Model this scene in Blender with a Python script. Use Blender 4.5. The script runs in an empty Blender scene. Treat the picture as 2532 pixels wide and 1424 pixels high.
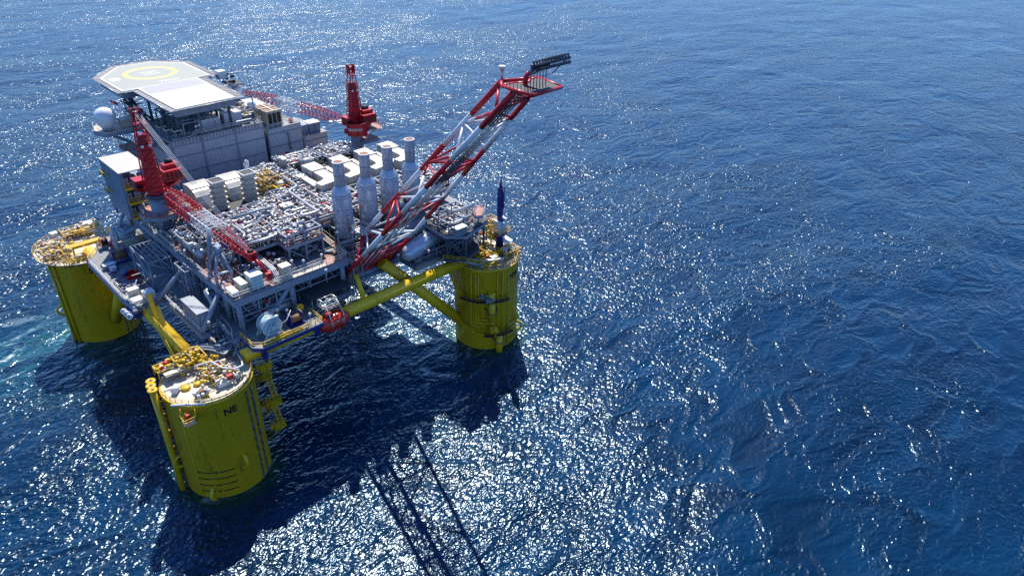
import bpy, math, random
from mathutils import Vector, Matrix
random.seed(7)
R = math.radians
scene = bpy.context.scene
# ------------------------------------------------------------------ camera
CAM = Vector((67.2708, 143.2425, 103.5373))
PITCH, YAW, ROLL = 0.542422, -2.369338, 0.02956
FPX, PW, PH = 1706.876, 2532.0, 1424.0
fw = Vector((math.cos(PITCH)*math.cos(YAW), math.cos(PITCH)*math.sin(YAW), -math.sin(PITCH)))
rt = Vector((math.sin(YAW), -math.cos(YAW), 0)); up = rt.cross(fw)
cr, sr = math.cos(ROLL), math.sin(ROLL)
rt, up = cr*rt+sr*up, -sr*rt+cr*up
cd = bpy.data.cameras.new('camera'); cam = bpy.data.objects.new('camera', cd)
scene.collection.objects.link(cam); scene.camera = cam
cd.sensor_width = 36; cd.lens = FPX/PW*36; cd.clip_start = 1; cd.clip_end = 60000
cam.matrix_world = Matrix(((rt.x, up.x, -fw.x, CAM.x), (rt.y, up.y, -fw.y, CAM.y), (rt.z, up.z, -fw.z, CAM.z), (0, 0, 0, 1)))
# ------------------------------------------------------------------ sky, sun, exposure
SUN_AZ, SUN_EL = R(-126), R(53.5)
world = bpy.data.worlds.new('World'); scene.world = world; world.use_nodes = True
nt = world.node_tree; nt.nodes.clear()
sky = nt.nodes.new('ShaderNodeTexSky'); sky.sky_type = 'NISHITA'; sky.sun_disc = False
sky.sun_elevation = SUN_EL; sky.sun_rotation = R(90)-SUN_AZ; sky.altitude = 50; sky.air_density = 1.0; sky.dust_density = 0.0; sky.ozone_density = 6.0
bg = nt.nodes.new('ShaderNodeBackground'); bg.inputs[1].default_value = 0.14
out = nt.nodes.new('ShaderNodeOutputWorld')
tint = nt.nodes.new('ShaderNodeMix'); tint.data_type = 'RGBA'; tint.blend_type = 'MULTIPLY'; tint.inputs[0].default_value = 1
tint.inputs[7].default_value = (.62, .82, 1.10, 1)   # clear deep blue air, no white haze at the horizon
nt.links.new(sky.outputs[0], tint.inputs[6]); nt.links.new(tint.outputs[2], bg.inputs[0]); nt.links.new(bg.outputs[0], out.inputs[0])
sd = bpy.data.lights.new('sun', 'SUN'); sun = bpy.data.objects.new('sun', sd); scene.collection.objects.link(sun)
sd.energy = 5.0; sd.angle = R(0.53); sd.color = (1, 0.94, 0.84)
sdir = Vector((math.cos(SUN_EL)*math.cos(SUN_AZ), math.cos(SUN_EL)*math.sin(SUN_AZ), math.sin(SUN_EL)))
sun.rotation_euler = sdir.to_track_quat('Z', 'Y').to_euler(); sun.location = sdir*300
scene.view_settings.view_transform = 'Standard'; scene.view_settings.look = 'None'
scene.view_settings.exposure = 0.42; scene.view_settings.gamma = 1
scene.render.engine = 'CYCLES'
scene.cycles.use_denoising = False
scene.cycles.max_bounces = 5; scene.cycles.diffuse_bounces = 2; scene.cycles.glossy_bounces = 2
scene.cycles.sample_clamp_indirect = 1.5; scene.cycles.blur_glossy = 1.0
scene.cycles.caustics_reflective = False; scene.cycles.caustics_refractive = False

def at(px, py, z):
    'the point of height z seen at pixel px, py of the photograph'
    d = fw + rt*((px-PW/2)/FPX) + up*((PH/2-py)/FPX)
    t = (z-CAM.z)/d.z
    return CAM + d*t

# ------------------------------------------------------------------ materials
MATS = {}
def nodes_of(name):
    m = bpy.data.materials.new(name); m.use_nodes = True
    return m, m.node_tree, m.node_tree.nodes['Principled BSDF']

# ------------------------------------------------------------------ sea
def sea_material():
    m, t, b = nodes_of('sea_water'); N = t.nodes.new; Lk = t.links.new
    geo = N('ShaderNodeNewGeometry')
    def mapped(rot, sx, sy):
        mp = N('ShaderNodeMapping'); mp.inputs['Rotation'].default_value = (0, 0, R(rot)); mp.inputs['Scale'].default_value = (sx, sy, 1)
        Lk(geo.outputs['Position'], mp.inputs[0]); return mp.outputs[0]
    def noise(vec, scale, detail, rough, dist=0.0):
        n = N('ShaderNodeTexNoise'); n.noise_dimensions = '2D'; n.inputs['Scale'].default_value = scale
        n.inputs['Detail'].default_value = detail; n.inputs['Roughness'].default_value = rough
        n.inputs['Distortion'].default_value = dist; Lk(vec, n.inputs['Vector']); return n.outputs[0]
    def mth(op, a, b2=None, c=None):
        n = N('ShaderNodeMath'); n.operation = op
        for i, v in enumerate((a, b2, c)):
            if v is None: continue
            if isinstance(v, (int, float)): n.inputs[i].default_value = v
            else: Lk(v, n.inputs[i])
        return n.outputs[0]
    # heights in metres, crests run across the wind
    h1 = noise(mapped(WIND, .55, 1), SEA[0][0], 1, .5, .3)
    h2 = noise(mapped(WIND+22, .6, 1), SEA[1][0], 2, .55, .4)
    h3 = noise(mapped(WIND-18, .65, 1), SEA[2][0], 2, .6, .3)
    h4 = noise(mapped(WIND+8, .8, 1), SEA[3][0], .6, .6, .2)
    def ridge(n):  # sharper crests
        return mth('SUBTRACT', 1, mth('ABSOLUTE', mth('MULTIPLY_ADD', n, 2, -1)))
    hs = mth('MULTIPLY', h1, SEA[0][1])
    hs = mth('MULTIPLY_ADD', ridge(h2), SEA[1][1], hs)
    gust = mth('MULTIPLY_ADD', noise(mapped(WIND+30, .4, 1), .016, 4, .62, .8), 2.8, -.4)
    hs = mth('MULTIPLY_ADD', mth('MULTIPLY', ridge(h3), gust), SEA[2][1], hs)
    hs = mth('MULTIPLY_ADD', mth('MULTIPLY', h4, gust), SEA[3][1], hs)
    bump = N('ShaderNodeBump'); bump.inputs['Distance'].default_value = 1.0; bump.inputs['Strength'].default_value = 1.0
    Lk(hs, bump.inputs['Height']); Lk(bump.outputs[0], b.inputs['Normal'])
    b.inputs['IOR'].default_value = 1.35; b.inputs['Roughness'].default_value = 0.215; b.inputs['Specular IOR Level'].default_value = .72; b.inputs['Specular Tint'].default_value = (.62, .84, 1, 1)
    # colour: deep blue, lighter where a crest is thin, foam wakes near the south east leg
    patch = noise(mapped(10, .5, 1), .012, 3, .55)
    mix = N('ShaderNodeMix'); mix.data_type = 'RGBA'
    mix.inputs[6].default_value = SEACOL[0]; mix.inputs[7].default_value = SEACOL[1]
    Lk(mth('MULTIPLY_ADD', h2, 1.2, mth('MULTIPLY_ADD', patch, .8, -.6)), mix.inputs[0])
    col = mix.outputs[2]
    sep = N('ShaderNodeSeparateXYZ'); Lk(geo.outputs['Position'], sep.inputs[0])
    X, Y = sep.outputs[0], sep.outputs[1]
    def dist(cx, cy, kx=1.0, ky=1.0):
        a = mth('MULTIPLY', mth('SUBTRACT', X, cx), kx); c = mth('MULTIPLY', mth('SUBTRACT', Y, cy), ky)
        return mth('SQRT', mth('ADD', mth('MULTIPLY', a, a), mth('MULTIPLY', c, c)))
    def mixc(col, fac, rgb):
        x = N('ShaderNodeMix'); x.data_type = 'RGBA'; Lk(fac, x.inputs[0]); Lk(col, x.inputs[6]); x.inputs[7].default_value = rgb; return x.outputs[2]
    def ramp(v, a, c):
        r = N('ShaderNodeMapRange'); r.clamp = True; r.inputs[1].default_value = a; r.inputs[2].default_value = c
        Lk(v, r.inputs[0]); return r.outputs[0]
    # the hull going down under the surface shows green round each leg
    for cx, cy in ((35, 34.5), (-35, 34.5), (35, -34.5), (-35, -34.5)):
        col = mixc(col, mth('MULTIPLY', ramp(dist(cx, cy), 11.8, 8.6), .9), (.006, .045, .018, 1))
    # churned turquoise water and foam drifting off the legs
    ft = noise(mapped(-35, .35, 1.0), .35, 6, .68, .8)
    fm = mth('MULTIPLY', ramp(dist(49, -32, .62, .8), 21, 6), 1)
    fm2 = mth('MULTIPLY', ramp(dist(-14, 28, .8, .9), 26, 8), .5)
    fz = mth('MAXIMUM', fm, fm2)
    col = mixc(col, mth('MULTIPLY', fz, mth('MULTIPLY', ramp(ft, .38, .7), .75)), (.02, .17, .2, 1))
    foam = mth('MULTIPLY', fz, ramp(ft, .58, .70))
    for cx, cy in ((35, 34.5), (-35, 34.5), (35, -34.5)):   # a broken collar of foam where swell laps the legs
        foam = mth('MAXIMUM', foam, mth('MULTIPLY', mth('MULTIPLY', ramp(dist(cx, cy), 9.6, 8.0), ramp(ft, .5, .66)), .5))
    caps = mth('MULTIPLY', ramp(noise(mapped(WIND, .5, 1), .22, 8, .72, .3), .73, .78), .5)
    col = mixc(col, mth('MAXIMUM', foam, caps), (.55, .62, .62, 1))
    Lk(col, b.inputs['Base Color'])
    return m
WIND = 35
SEA = [(.035, 2.3), (.12, .7), (.46, .215), (1.25, .185)]
SEACOL = [(.0002, .008, .026, 1), (.0005, .034, .088, 1)]
# ------------------------------------------------------------------ painted surfaces
def mat(name, col, rough=.5, metal=0.0, grime=.25, scale=.6, rust=0.0, lines=None, gcol=None, streak=True):
    if name in MATS: return MATS[name]
    m, t, b = nodes_of(name); N = t.nodes.new; Lk = t.links.new
    tc = N('ShaderNodeTexCoord'); mp = N('ShaderNodeMapping'); Lk(tc.outputs['Object'], mp.inputs[0])
    mp.inputs['Scale'].default_value = (1, 1, .22 if streak else 1)
    n = N('ShaderNodeTexNoise'); n.inputs['Scale'].default_value = scale; n.inputs['Detail'].default_value = 8; n.inputs['Roughness'].default_value = .65
    Lk(mp.outputs[0], n.inputs['Vector'])
    r = N('ShaderNodeMapRange'); r.inputs[1].default_value = .35; r.inputs[2].default_value = .75; Lk(n.outputs[0], r.inputs[0])
    mx = N('ShaderNodeMix'); mx.data_type = 'RGBA'
    g = gcol or tuple(c*.45 for c in col)
    mx.inputs[6].default_value = (*col, 1); mx.inputs[7].default_value = tuple(col[i]*(1-grime)+g[i]*grime for i in range(3))+(1,)
    Lk(r.outputs[0], mx.inputs[0]); c = mx.outputs[2]
    if rust:
        n2 = N('ShaderNodeTexNoise'); n2.inputs['Scale'].default_value = scale*2.7; n2.inputs['Detail'].default_value = 9; n2.inputs['Roughness'].default_value = .72
        Lk(mp.outputs[0], n2.inputs['Vector'])
        r2 = N('ShaderNodeMapRange'); r2.inputs[1].default_value = .62-.1*rust; r2.inputs[2].default_value = .74; Lk(n2.outputs[0], r2.inputs[0])
        m2 = N('ShaderNodeMix'); m2.data_type = 'RGBA'; Lk(r2.outputs[0], m2.inputs[0]); Lk(c, m2.inputs[6]); m2.inputs[7].default_value = (.16, .055, .018, 1); c = m2.outputs[2]
    if lines:   # seams: (axis, spacing, colour factor, width share)
        for ax, sp, fac, wd in lines:
            w = N('ShaderNodeSeparateXYZ'); Lk(tc.outputs['Object'], w.inputs[0])
            a = N('ShaderNodeMath'); a.operation = 'DIVIDE'; Lk(w.outputs[ax], a.inputs[0]); a.inputs[1].default_value = sp
            f = N('ShaderNodeMath'); f.operation = 'FRACT'; Lk(a.outputs[0], f.inputs[0])
            l = N('ShaderNodeMath'); l.operation = 'LESS_THAN'; Lk(f.outputs[0], l.inputs[0]); l.inputs[1].default_value = wd
            m3 = N('ShaderNodeMix'); m3.data_type = 'RGBA'; Lk(l.outputs[0], m3.inputs[0]); Lk(c, m3.inputs[6])
            m3.blend_type = 'MULTIPLY'; m3.inputs[7].default_value = (fac, fac, fac, 1); c = m3.outputs[2]
    Lk(c, b.inputs['Base Color']); b.inputs['Roughness'].default_value = rough; b.inputs['Metallic'].default_value = metal
    MATS[name] = m; return m

YEL = mat('yellow_hull_paint', (.90, .56, .015), .42, 0, .4, .22, .6, lines=[(2, 2.6, .82, .02)])
YPIPE = mat('yellow_pipe_paint', (.68, .44, .008), .38, 0, .3, .8, .4)
YRAIL = mat('yellow_rail_paint', (.75, .45, .01), .45, 0, .2, 2)
STEEL = mat('grey_blue_steel', (.25, .30, .38), .5, 0, .4, .7, .15)
STEELD = mat('dark_steel', (.07, .085, .11), .55, 0, .4, .8, .3)
DECKG = mat('grey_deck_plate', (.20, .22, .24), .6, 0, .55, .35, .35, streak=False)
GRATE = mat('dark_grating', (.055, .06, .07), .7, 0, .5, .6, .2, lines=[(0, .9, .5, .2), (1, .9, .5, .2)], streak=False)
PINK = mat('rust_red_deck_paint', (.42, .20, .15), .65, 0, .5, .4, .3, streak=False)
CREAM = mat('cream_deck_paint', (.66, .58, .44), .6, 0, .5, .35, .35, streak=False)
WHITE = mat('white_paint', (.78, .77, .73), .4, 0, .25, .9, .12)
PIPEW = mat('pale_insulated_pipe', (.62, .61, .58), .33, .35, .35, 1.1, .15)
PIPEG = mat('grey_pipe', (.36, .39, .42), .35, .5, .3, 1.1, .1)
CLAD = mat('pale_duct_cladding', (.60, .57, .49), .42, .25, .3, .5, .1, streak=False)
CLADL = mat('pale_ribbed_cladding', (.58, .55, .48), .42, .2, .35, .5, .12, lines=[(0, 1.15, .72, .05)], streak=False)
WALL = mat('grey_panel_wall', (.50, .50, .54), .5, .1, .3, .25, .12, lines=[(0, .92, .72, .06), (1, .92, .72, .06)])
ROOF = mat('grey_roof_coating', (.30, .31, .31), .7, 0, .6, .3, .2, streak=False)
STACKM = mat('stack_cladding', (.42, .50, .60), .30, .25, .18, .5, .05)
RED = mat('red_crane_paint', (.50, .008, .018), .38, 0, .4, .6, .1)
REDB = mat('red_boom_paint', (.58, .012, .02), .36, 0, .35, .7, .1)
WB = mat('white_boom_paint', (.80, .80, .80), .36, 0, .25, .7, .12)
BLUE = mat('dark_blue_paint', (.012, .022, .20), .4, 0, .3, .8, .1)
BLUEB = mat('pale_blue_cladding', (.16, .24, .33), .5, 0, .25, .4, .05, lines=[(1, 4.1, .8, .02)])
CYAN = mat('pale_cyan_paint', (.50, .64, .66), .45, 0, .35, .8, .25)
BLACK = mat('black_rubber', (.012, .012, .014), .6, 0, .3)
GLASS = mat('dark_glass', (.01, .014, .02), .08, 0, .1)
ORANGE = mat('orange_red_gelcoat', (.72, .035, .012), .25, 0, .2, .8)
RADOME = mat('radome_white', (.80, .81, .82), .35, 0, .1, .5)
HELI = mat('helideck_green_grey', (.34, .35, .29), .65, 0, .7, .3, 0, gcol=(.28, .33, .28), streak=False)
PARK = mat('parking_cream', (.50, .485, .42), .65, 0, .25, .25, 0, streak=False)
PARKG = mat('parking_lilac_grey', (.39, .38, .39), .65, 0, .3, .4, 0, streak=False)
MARKW = mat('white_marking', (.64, .62, .55), .6, 0, .2, .8, 0, streak=False)
MARKY = mat('yellow_marking', (.78, .70, .16), .6, 0, .25, .8, 0, streak=False)
NETM = mat('safety_net_mesh', (.30, .29, .27), .7, 0, .3, .6, .1, lines=[(0, 1.6, .55, .12), (1, 1.6, .55, .12)], streak=False)
TAN = mat('tan_unit_housing', (.52, .45, .34), .5, 0, .35, .6, .3)
BROWN = mat('rusty_brown', (.25, .12, .06), .7, 0, .5, 1.2, .5)
LAMPW = mat('floodlight_white', (.80, .80, .80), .3, 0, .1)

# ------------------------------------------------------------------ mesh builder
BOOT = mat('marine_growth', (.012, .035, .014), .6, 0, .6, 1.2, .2)
COND = mat('blue_grey_conduit', (.07, .11, .17), .5, 0, .3, .8)
SPLIT = {'support_strut', 'ring_flange', 'grey_crate', 'dished_end', 'landing', 'support_bracket', 'deck_post', 'post', 'saddle', 'deck_post', 'corner_post', 'frame_leg', 'flange', 'side_plate', 'grey_box', 'prop', 'coil_panel', 'fan_bay', 'pump_gearbox', 'floodlight_pair', 'sheave', 'intake_opening', 'porthole', 'lifting_lug', 'landing_plate', 'nozzle', 'side_frame', 'diagonal', 'slewing_column', 'foot'}
class MB:
    def __init__(s): s.v = []; s.f = []; s.sm = []
    def _add(s, vs, fs, smooth=False):
        n = len(s.v); s.v += [tuple(p) for p in vs]
        s.f += [tuple(n+i for i in f) for f in fs]; s.sm += [smooth]*len(fs); return s
    def box(s, x0, x1, y0, y1, z0, z1):
        vs = [(x, y, z) for z in (z0, z1) for y in (y0, y1) for x in (x0, x1)]
        return s._add(vs, [(0, 2, 3, 1), (4, 5, 7, 6), (0, 1, 5, 4), (2, 6, 7, 3), (0, 4, 6, 2), (1, 3, 7, 5)])
    def obox(s, c, sx, sy, sz, rz=0, tilt=0):
        M = Matrix.Translation(c) @ Matrix.Rotation(rz, 4, 'Z') @ Matrix.Rotation(tilt, 4, 'Y')
        vs = [M @ Vector((x*sx/2, y*sy/2, z*sz/2)) for z in (-1, 1) for y in (-1, 1) for x in (-1, 1)]
        return s._add(vs, [(0, 2, 3, 1), (4, 5, 7, 6), (0, 1, 5, 4), (2, 6, 7, 3), (0, 4, 6, 2), (1, 3, 7, 5)])
    def rings(s, rs, cap=True, smooth=True, closed=False):
        n = len(rs[0]); vs = [p for r in rs for p in r]; fs = []
        for j in range(len(rs)-1+(1 if closed else 0)):
            a = j*n; b = ((j+1) % len(rs))*n
            for k in range(n): fs.append((a+k, a+(k+1) % n, b+(k+1) % n, b+k))
        s._add(vs, fs, smooth)
        if cap and not closed:
            m = len(s.v)-len(vs)
            s.f.append(tuple(m+k for k in reversed(range(n)))); s.sm.append(False)
            e = m+(len(rs)-1)*n; s.f.append(tuple(e+k for k in range(n))); s.sm.append(False)
        return s
    def tube(s, p, q, r, n=8, r2=None):
        p, q = Vector(p), Vector(q); d = (q-p)
        if d.length < 1e-6: return s
        d.normalize(); a = d.orthogonal().normalized(); b = d.cross(a); r2 = r if r2 is None else r2
        rr = [[c+a*(R_*math.cos(2*math.pi*k/n))+b*(R_*math.sin(2*math.pi*k/n)) for k in range(n)] for c, R_ in ((p, r), (q, r2))]
        return s.rings(rr, True, n > 4)
    def path(s, pts, r, n=8, bend=0.0):
        P_ = [Vector(p) for p in pts]
        if bend:
            Q = [P_[0]]
            for i in range(1, len(P_)-1):
                a, b, c = P_[i-1], P_[i], P_[i+1]; u = (a-b); w = (c-b)
                k = min(bend, u.length*.45, w.length*.45); u.normalize(); w.normalize()
                for t in (0, .25, .5, .75, 1):
                    Q.append((b+u*k)*(1-t)**2+b*2*t*(1-t)+(b+w*k)*t*t)
            Q.append(P_[-1]); P_ = Q
        ref = None; rs = []
        for i, c in enumerate(P_):
            d = (P_[min(i+1, len(P_)-1)]-P_[max(i-1, 0)]).normalized()
            if ref is None: ref = d.orthogonal().normalized()
            a = (ref-d*ref.dot(d)); a = a.normalized() if a.length > 1e-4 else d.orthogonal().normalized(); ref = a; b = d.cross(a)
            rs.append([c+a*(r*math.cos(2*math.pi*k/n))+b*(r*math.sin(2*math.pi*k/n)) for k in range(n)])
        return s.rings(rs, True, n > 4)
    def lathe(s, x, y, prof, n=24):
        return s.rings([[(x+r*math.cos(2*math.pi*k/n), y+r*math.sin(2*math.pi*k/n), z) for k in range(n)] for r, z in prof], True, True)
    def prism(s, poly, z0, z1):
        n = len(poly); a = sum(poly[i][0]*poly[(i+1) % n][1]-poly[(i+1) % n][0]*poly[i][1] for i in range(n))
        if a < 0: poly = poly[::-1]
        return s.rings([[(x, y, z) for x, y in poly] for z in (z0, z1)], True, False)
    def sphere(s, c, r, n=16, m=10, sz=1.0):
        rs = []
        for j in range(m+1):
            t = math.pi*j/m; q = max(math.sin(t), .001)
            rs.append([(c[0]+r*q*math.cos(2*math.pi*k/n), c[1]+r*q*math.sin(2*math.pi*k/n), c[2]-r*sz*math.cos(t)) for k in range(n)])
        return s.rings(rs, False, True)
    def rail(s, pts, h=1.1, closed=False, r=.045, step=1.8):
        P_ = [Vector(p) for p in pts];
        if closed: P_.append(P_[0])
        for a, b in zip(P_, P_[1:]):
            for hh in (h, h*.55): s.tube(a+Vector((0, 0, hh)), b+Vector((0, 0, hh)), r, 4)
            k = max(1, round((b-a).length/step))
            for i in range(k+1):
                q = a.lerp(b, i/k); s.tube(q, q+Vector((0, 0, h)), r, 4)
        return s
    def stair(s, a, b, w=1.0, n=None):
        'a flight between two points: stringers and open treads'
        a, b = Vector(a), Vector(b); d = b-a; hd = Vector((d.x, d.y, 0)).normalized(); sd = Vector((-hd.y, hd.x, 0))
        for k in (-1, 1): s.tube(a+sd*k*w/2, b+sd*k*w/2, .09, 4)
        n = n or max(3, int(abs(d.z)/.25))
        for i in range(1, n):
            c = a.lerp(b, i/n); s.obox(c, .24, w, .05, math.atan2(hd.y, hd.x))
        for k in (-1, 1):
            u = Vector((0, 0, 1)); s.tube(a+sd*k*w/2+u, b+sd*k*w/2+u, .045, 4)
            for i in range(0, n+1, 4):
                c = a.lerp(b, i/n)+sd*k*w/2; s.tube(c, c+u, .04, 4)
        return s
    def build(s, name, m, parent=None, kind=None):
        if name in SPLIT and parent is not None and kind is None:
            ps = s.pieces()
            if 1 < len(ps) <= 100: return [q._build(name, m, parent) for q in ps][0]
        return s._build(name, m, parent, kind)
    def pieces(s):
        par = list(range(len(s.v)))
        def find(i):
            while par[i] != i: par[i] = par[par[i]]; i = par[i]
            return i
        for f in s.f:
            a = find(f[0])
            for k in f[1:]:
                b = find(k)
                if a != b: par[b] = a
        out = {}
        for f, sm in zip(s.f, s.sm):
            r_ = find(f[0]); q, mp = out.setdefault(r_, (MB(), {}))
            q.f.append(tuple(mp.setdefault(k, len(mp)) for k in f)); q.sm.append(sm)
        for q, mp in out.values(): q.v = [s.v[k] for k in sorted(mp, key=mp.get)]
        return [q for q, mp in out.values()]
    def _build(s, name, m, parent=None, kind=None):
        o_ = Vector(parent['_o']) if parent is not None else Vector((0, 0, 0))
        me = bpy.data.meshes.new(name); me.from_pydata([(v[0]-o_.x, v[1]-o_.y, v[2]-o_.z) for v in s.v], [], s.f)
        me.polygons.foreach_set('use_smooth', s.sm); me.update(); me.materials.append(m)
        o = bpy.data.objects.new(name, me); scene.collection.objects.link(o)
        if parent is not None: o.parent = parent; o['_o'] = tuple(o_)
        else: o['_o'] = (0.0, 0.0, 0.0)
        if kind: o['kind'] = kind
        return o
def thing(name, label, cat, loc, group=None):
    o = bpy.data.objects.new(name, None); scene.collection.objects.link(o); o.empty_display_size = .5
    o.location = loc; o['label'] = label; o['category'] = cat; o['_o'] = tuple(float(c) for c in loc)
    if group: o['group'] = group
    return o
def tag(o, label, cat, group=None):
    o['label'] = label; o['category'] = cat
    if group: o['group'] = group
    return o
def solo(mb, name, m, label, cat, group=None):
    'a thing that is one mesh: origin moved to its base'
    xs = [v[0] for v in mb.v]; ys = [v[1] for v in mb.v]; z = min(v[2] for v in mb.v)
    c = Vector(((min(xs)+max(xs))/2, (min(ys)+max(ys))/2, z))
    mb.v = [(v[0]-c.x, v[1]-c.y, v[2]-c.z) for v in mb.v]
    o = mb.build(name, m); o.location = c; return tag(o, label, cat, group)
def copy_tree(o, parent=None):
    c = o.copy(); scene.collection.objects.link(c); c.parent = parent
    for ch in list(o.children): copy_tree(ch, c)
    return c
def arc(cx, cy, r, a0, a1, z, n=16):
    return [(cx+r*math.cos(R(a0+(a1-a0)*i/n)), cy+r*math.sin(R(a0+(a1-a0)*i/n)), z) for i in range(n+1)]
def cylpt(cx, cy, r, a, z): return (cx+r*math.cos(R(a)), cy+r*math.sin(R(a)), z)
def text_mesh(name, body, m, parent, size, fn, extrude=0):
    'lettering: flat glyphs, each vertex placed by fn(u, v)'
    cu = bpy.data.curves.new(name, 'FONT'); cu.body = body; cu.size = size; cu.align_x = 'CENTER'; cu.align_y = 'CENTER'; cu.offset = .035*size
    cu.resolution_u = 3
    ob = bpy.data.objects.new(name, cu); scene.collection.objects.link(ob)
    bpy.context.view_layer.update()
    me0 = bpy.data.meshes.new_from_object(ob.evaluated_get(bpy.context.evaluated_depsgraph_get()))
    bpy.data.objects.remove(ob)
    mb = MB(); mb._add([fn(v.co.x, v.co.y) for v in me0.vertices], [tuple(p.vertices) for p in me0.polygons])
    return mb.build(name, m, parent)
def build_sea():
    # one sheet out to the horizon, finer rings near the platform
    vs, fs = [], []
    rings = [0, 60, 150, 400, 1000, 3000, 9000, 30000]; n = 48
    vs.append((0, 0, 0))
    for r in rings[1:]:
        for k in range(n): vs.append((r*math.cos(2*math.pi*k/n), r*math.sin(2*math.pi*k/n), 0))
    for k in range(n): fs.append((0, 1+k, 1+(k+1) % n))
    for j in range(len(rings)-2):
        a = 1+j*n
        for k in range(n): fs.append((a+k, a+n+k, a+n+(k+1) % n, a+(k+1) % n))
    me = bpy.data.meshes.new('sea'); me.from_pydata(vs, [], fs); me.update()
    o = bpy.data.objects.new('sea', me); scene.collection.objects.link(o); o['kind'] = 'structure'
    me.materials.append(sea_material())
build_sea()
# ------------------------------------------------------------------ hull legs
LEG_R, LEG_Z = 7.94, 23.0
def pipes_on(mb, cx, cy, r0, specs, r=.18):
    for a, z0, z1 in specs: mb.tube(cylpt(cx, cy, r0, a, z0), cylpt(cx, cy, r0, a, z1), r, 8)
def leg(cx, cy, label, name_text, ta, mark_a, loops, deckm):
    t = thing('hull_column', label, 'platform column', (cx, cy, 0), 'yellow floating hull legs')
    MB().lathe(cx, cy, [(LEG_R-.3, -3), (LEG_R, -2.9), (LEG_R, LEG_Z-.45), (LEG_R+.12, LEG_Z-.4), (LEG_R+.12, LEG_Z-.12), (LEG_R-.1, LEG_Z-.1)], 96).build('shell', YEL, t)
    MB().lathe(cx, cy, [(LEG_R-.02, -3.2), (LEG_R+.012, -3), (LEG_R+.012, .18), (LEG_R-.02, .2)], 96).build('waterline_band', BOOT, t)
    MB().lathe(cx, cy, [(LEG_R-.25, LEG_Z-.09), (LEG_R-.25, LEG_Z)], 64).build('top_plate', deckm, t)
    if name_text:
        text_mesh('leg_name', name_text, BLACK, t, 1.95, lambda u, v: cylpt(cx, cy, LEG_R+.06, ta+math.degrees(u/LEG_R), 19.9+v))
    if mark_a is not None:
        for z, w in ((1.9, '+5'), (3.5, '+10'), (5.1, '+15'), (6.7, '+20')):
            m = MB()
            for a0, a1 in ((mark_a-25, mark_a-5.5), (mark_a+5.5, mark_a+25)):
                rs = [[cylpt(cx, cy, LEG_R+.03, a0+(a1-a0)*i/10, z-.13), cylpt(cx, cy, LEG_R+.03, a0+(a1-a0)*i/10, z+.13)] for i in range(11)]
                n = len(m.v); m.v += [p for r_ in rs for p in r_]
                for i in range(10): m.f.append((n+2*i, n+2*i+2, n+2*i+3, n+2*i+1)); m.sm.append(True)
            ln = m.build('draft_line', BLACK, t)
            text_mesh('draft_number', w, BLACK, t, .75, lambda u, v: cylpt(cx, cy, LEG_R+.05, mark_a+math.degrees(u/LEG_R), z+v))
    for a, z in loops:
        m = MB(); pts = []
        for i in range(9):
            th = math.pi*i/8; pts.append(cylpt(cx, cy, LEG_R-.2+1.5*math.sin(th), a, z+1.35*math.cos(th)))
        m.path(pts, .33, 10).build('fender_loop', YPIPE, t)
    return t
NE = (35, 34.5); NW = (-35, 34.5); SE = (35, -34.5); SW = (-35, -34.5)
leg_ne = leg(*NE, 'yellow hull column marked NE with black draft lines and a sunlit cream top', 'NE', 91, 54, [(93, 7.8), (46, 1.6), (-4, 7)], CREAM)
leg_nw = leg(*NW, 'yellow hull column marked NW with walkways and pumps on its side', 'NW', 104, 119, [(107, 8), (133, 2.6)], CREAM)
leg_se = leg(*SE, 'yellow hull column marked SE standing beside the turquoise foamy water', 'SE', 85, None, [(-7.5, 7.6)], CREAM)
leg_sw = leg(*SW, 'yellow hull column mostly hidden behind the far side of the deck', '', 0, None, [], CREAM)

def ring_platform(t, cx, cy, z, r, a0, a1, floor=CREAM, w=1.6):
    m = MB(); n = 28
    P1 = [cylpt(cx, cy, r, a0+(a1-a0)*i/n, z)[:2] for i in range(n+1)]
    P0 = [cylpt(cx, cy, r-w, a0+(a1-a0)*i/n, z)[:2] for i in range(n+1)]
    for i in range(n): m.prism([P0[i], P1[i], P1[i+1], P0[i+1]], z-.18, z)
    m.build('walkway', floor, t)
    MB().rail([(x, y, z) for x, y in P1], 1.1, r=.05, step=1.6).build('railing', YRAIL, t)
# --- nearest leg
cx, cy = NE
m = MB()
for a in (118, 129):
    for i in range(9):
        z = 21.8-i*2.5; m.tube(cylpt(cx, cy, LEG_R+.16, a, z), cylpt(cx, cy, LEG_R+.16, a, z-2.15), .15, 8)
m.build('riser_conduit', COND, leg_ne, 'stuff')
m = MB()
for a in (115.5, 126.5):
    for i in range(10): m.tube(cylpt(cx, cy, LEG_R, a, 21.5-i*2.2), cylpt(cx, cy, LEG_R+.5, a+2.4, 21.5-i*2.2), .09, 6)
m.build('conduit_clamp', STEELD, leg_ne, 'stuff')
for k, a in enumerate((-24, -15, -6)):
    m = MB(); m.tube(cylpt(cx, cy, LEG_R+1.1, a, 24.2), cylpt(cx, cy, LEG_R+1.1, a, -2), .55, 16)
    c = m.build('caisson', YPIPE, leg_ne)
    f = cylpt(cx, cy, LEG_R+1.1, a, 24.2)
    MB().lathe(f[0], f[1], [(.85, 24.2), (.85, 24.45), (.25, 24.46), (.25, 24.4)], 20).build('flange', YPIPE, c)
    MB().lathe(f[0], f[1], [(.22, 24.47), (.22, 24.5)], 12).build('plug', BLACK, c)
m = MB()
for a in (-20, -10):
    for z in (21, 17, 13, 9, 5): m.tube(cylpt(cx, cy, LEG_R-.1, a, z), cylpt(cx, cy, LEG_R+1, a, z), .18, 8)
m.build('caisson_bracket', YPIPE, leg_ne, 'stuff')
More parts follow.
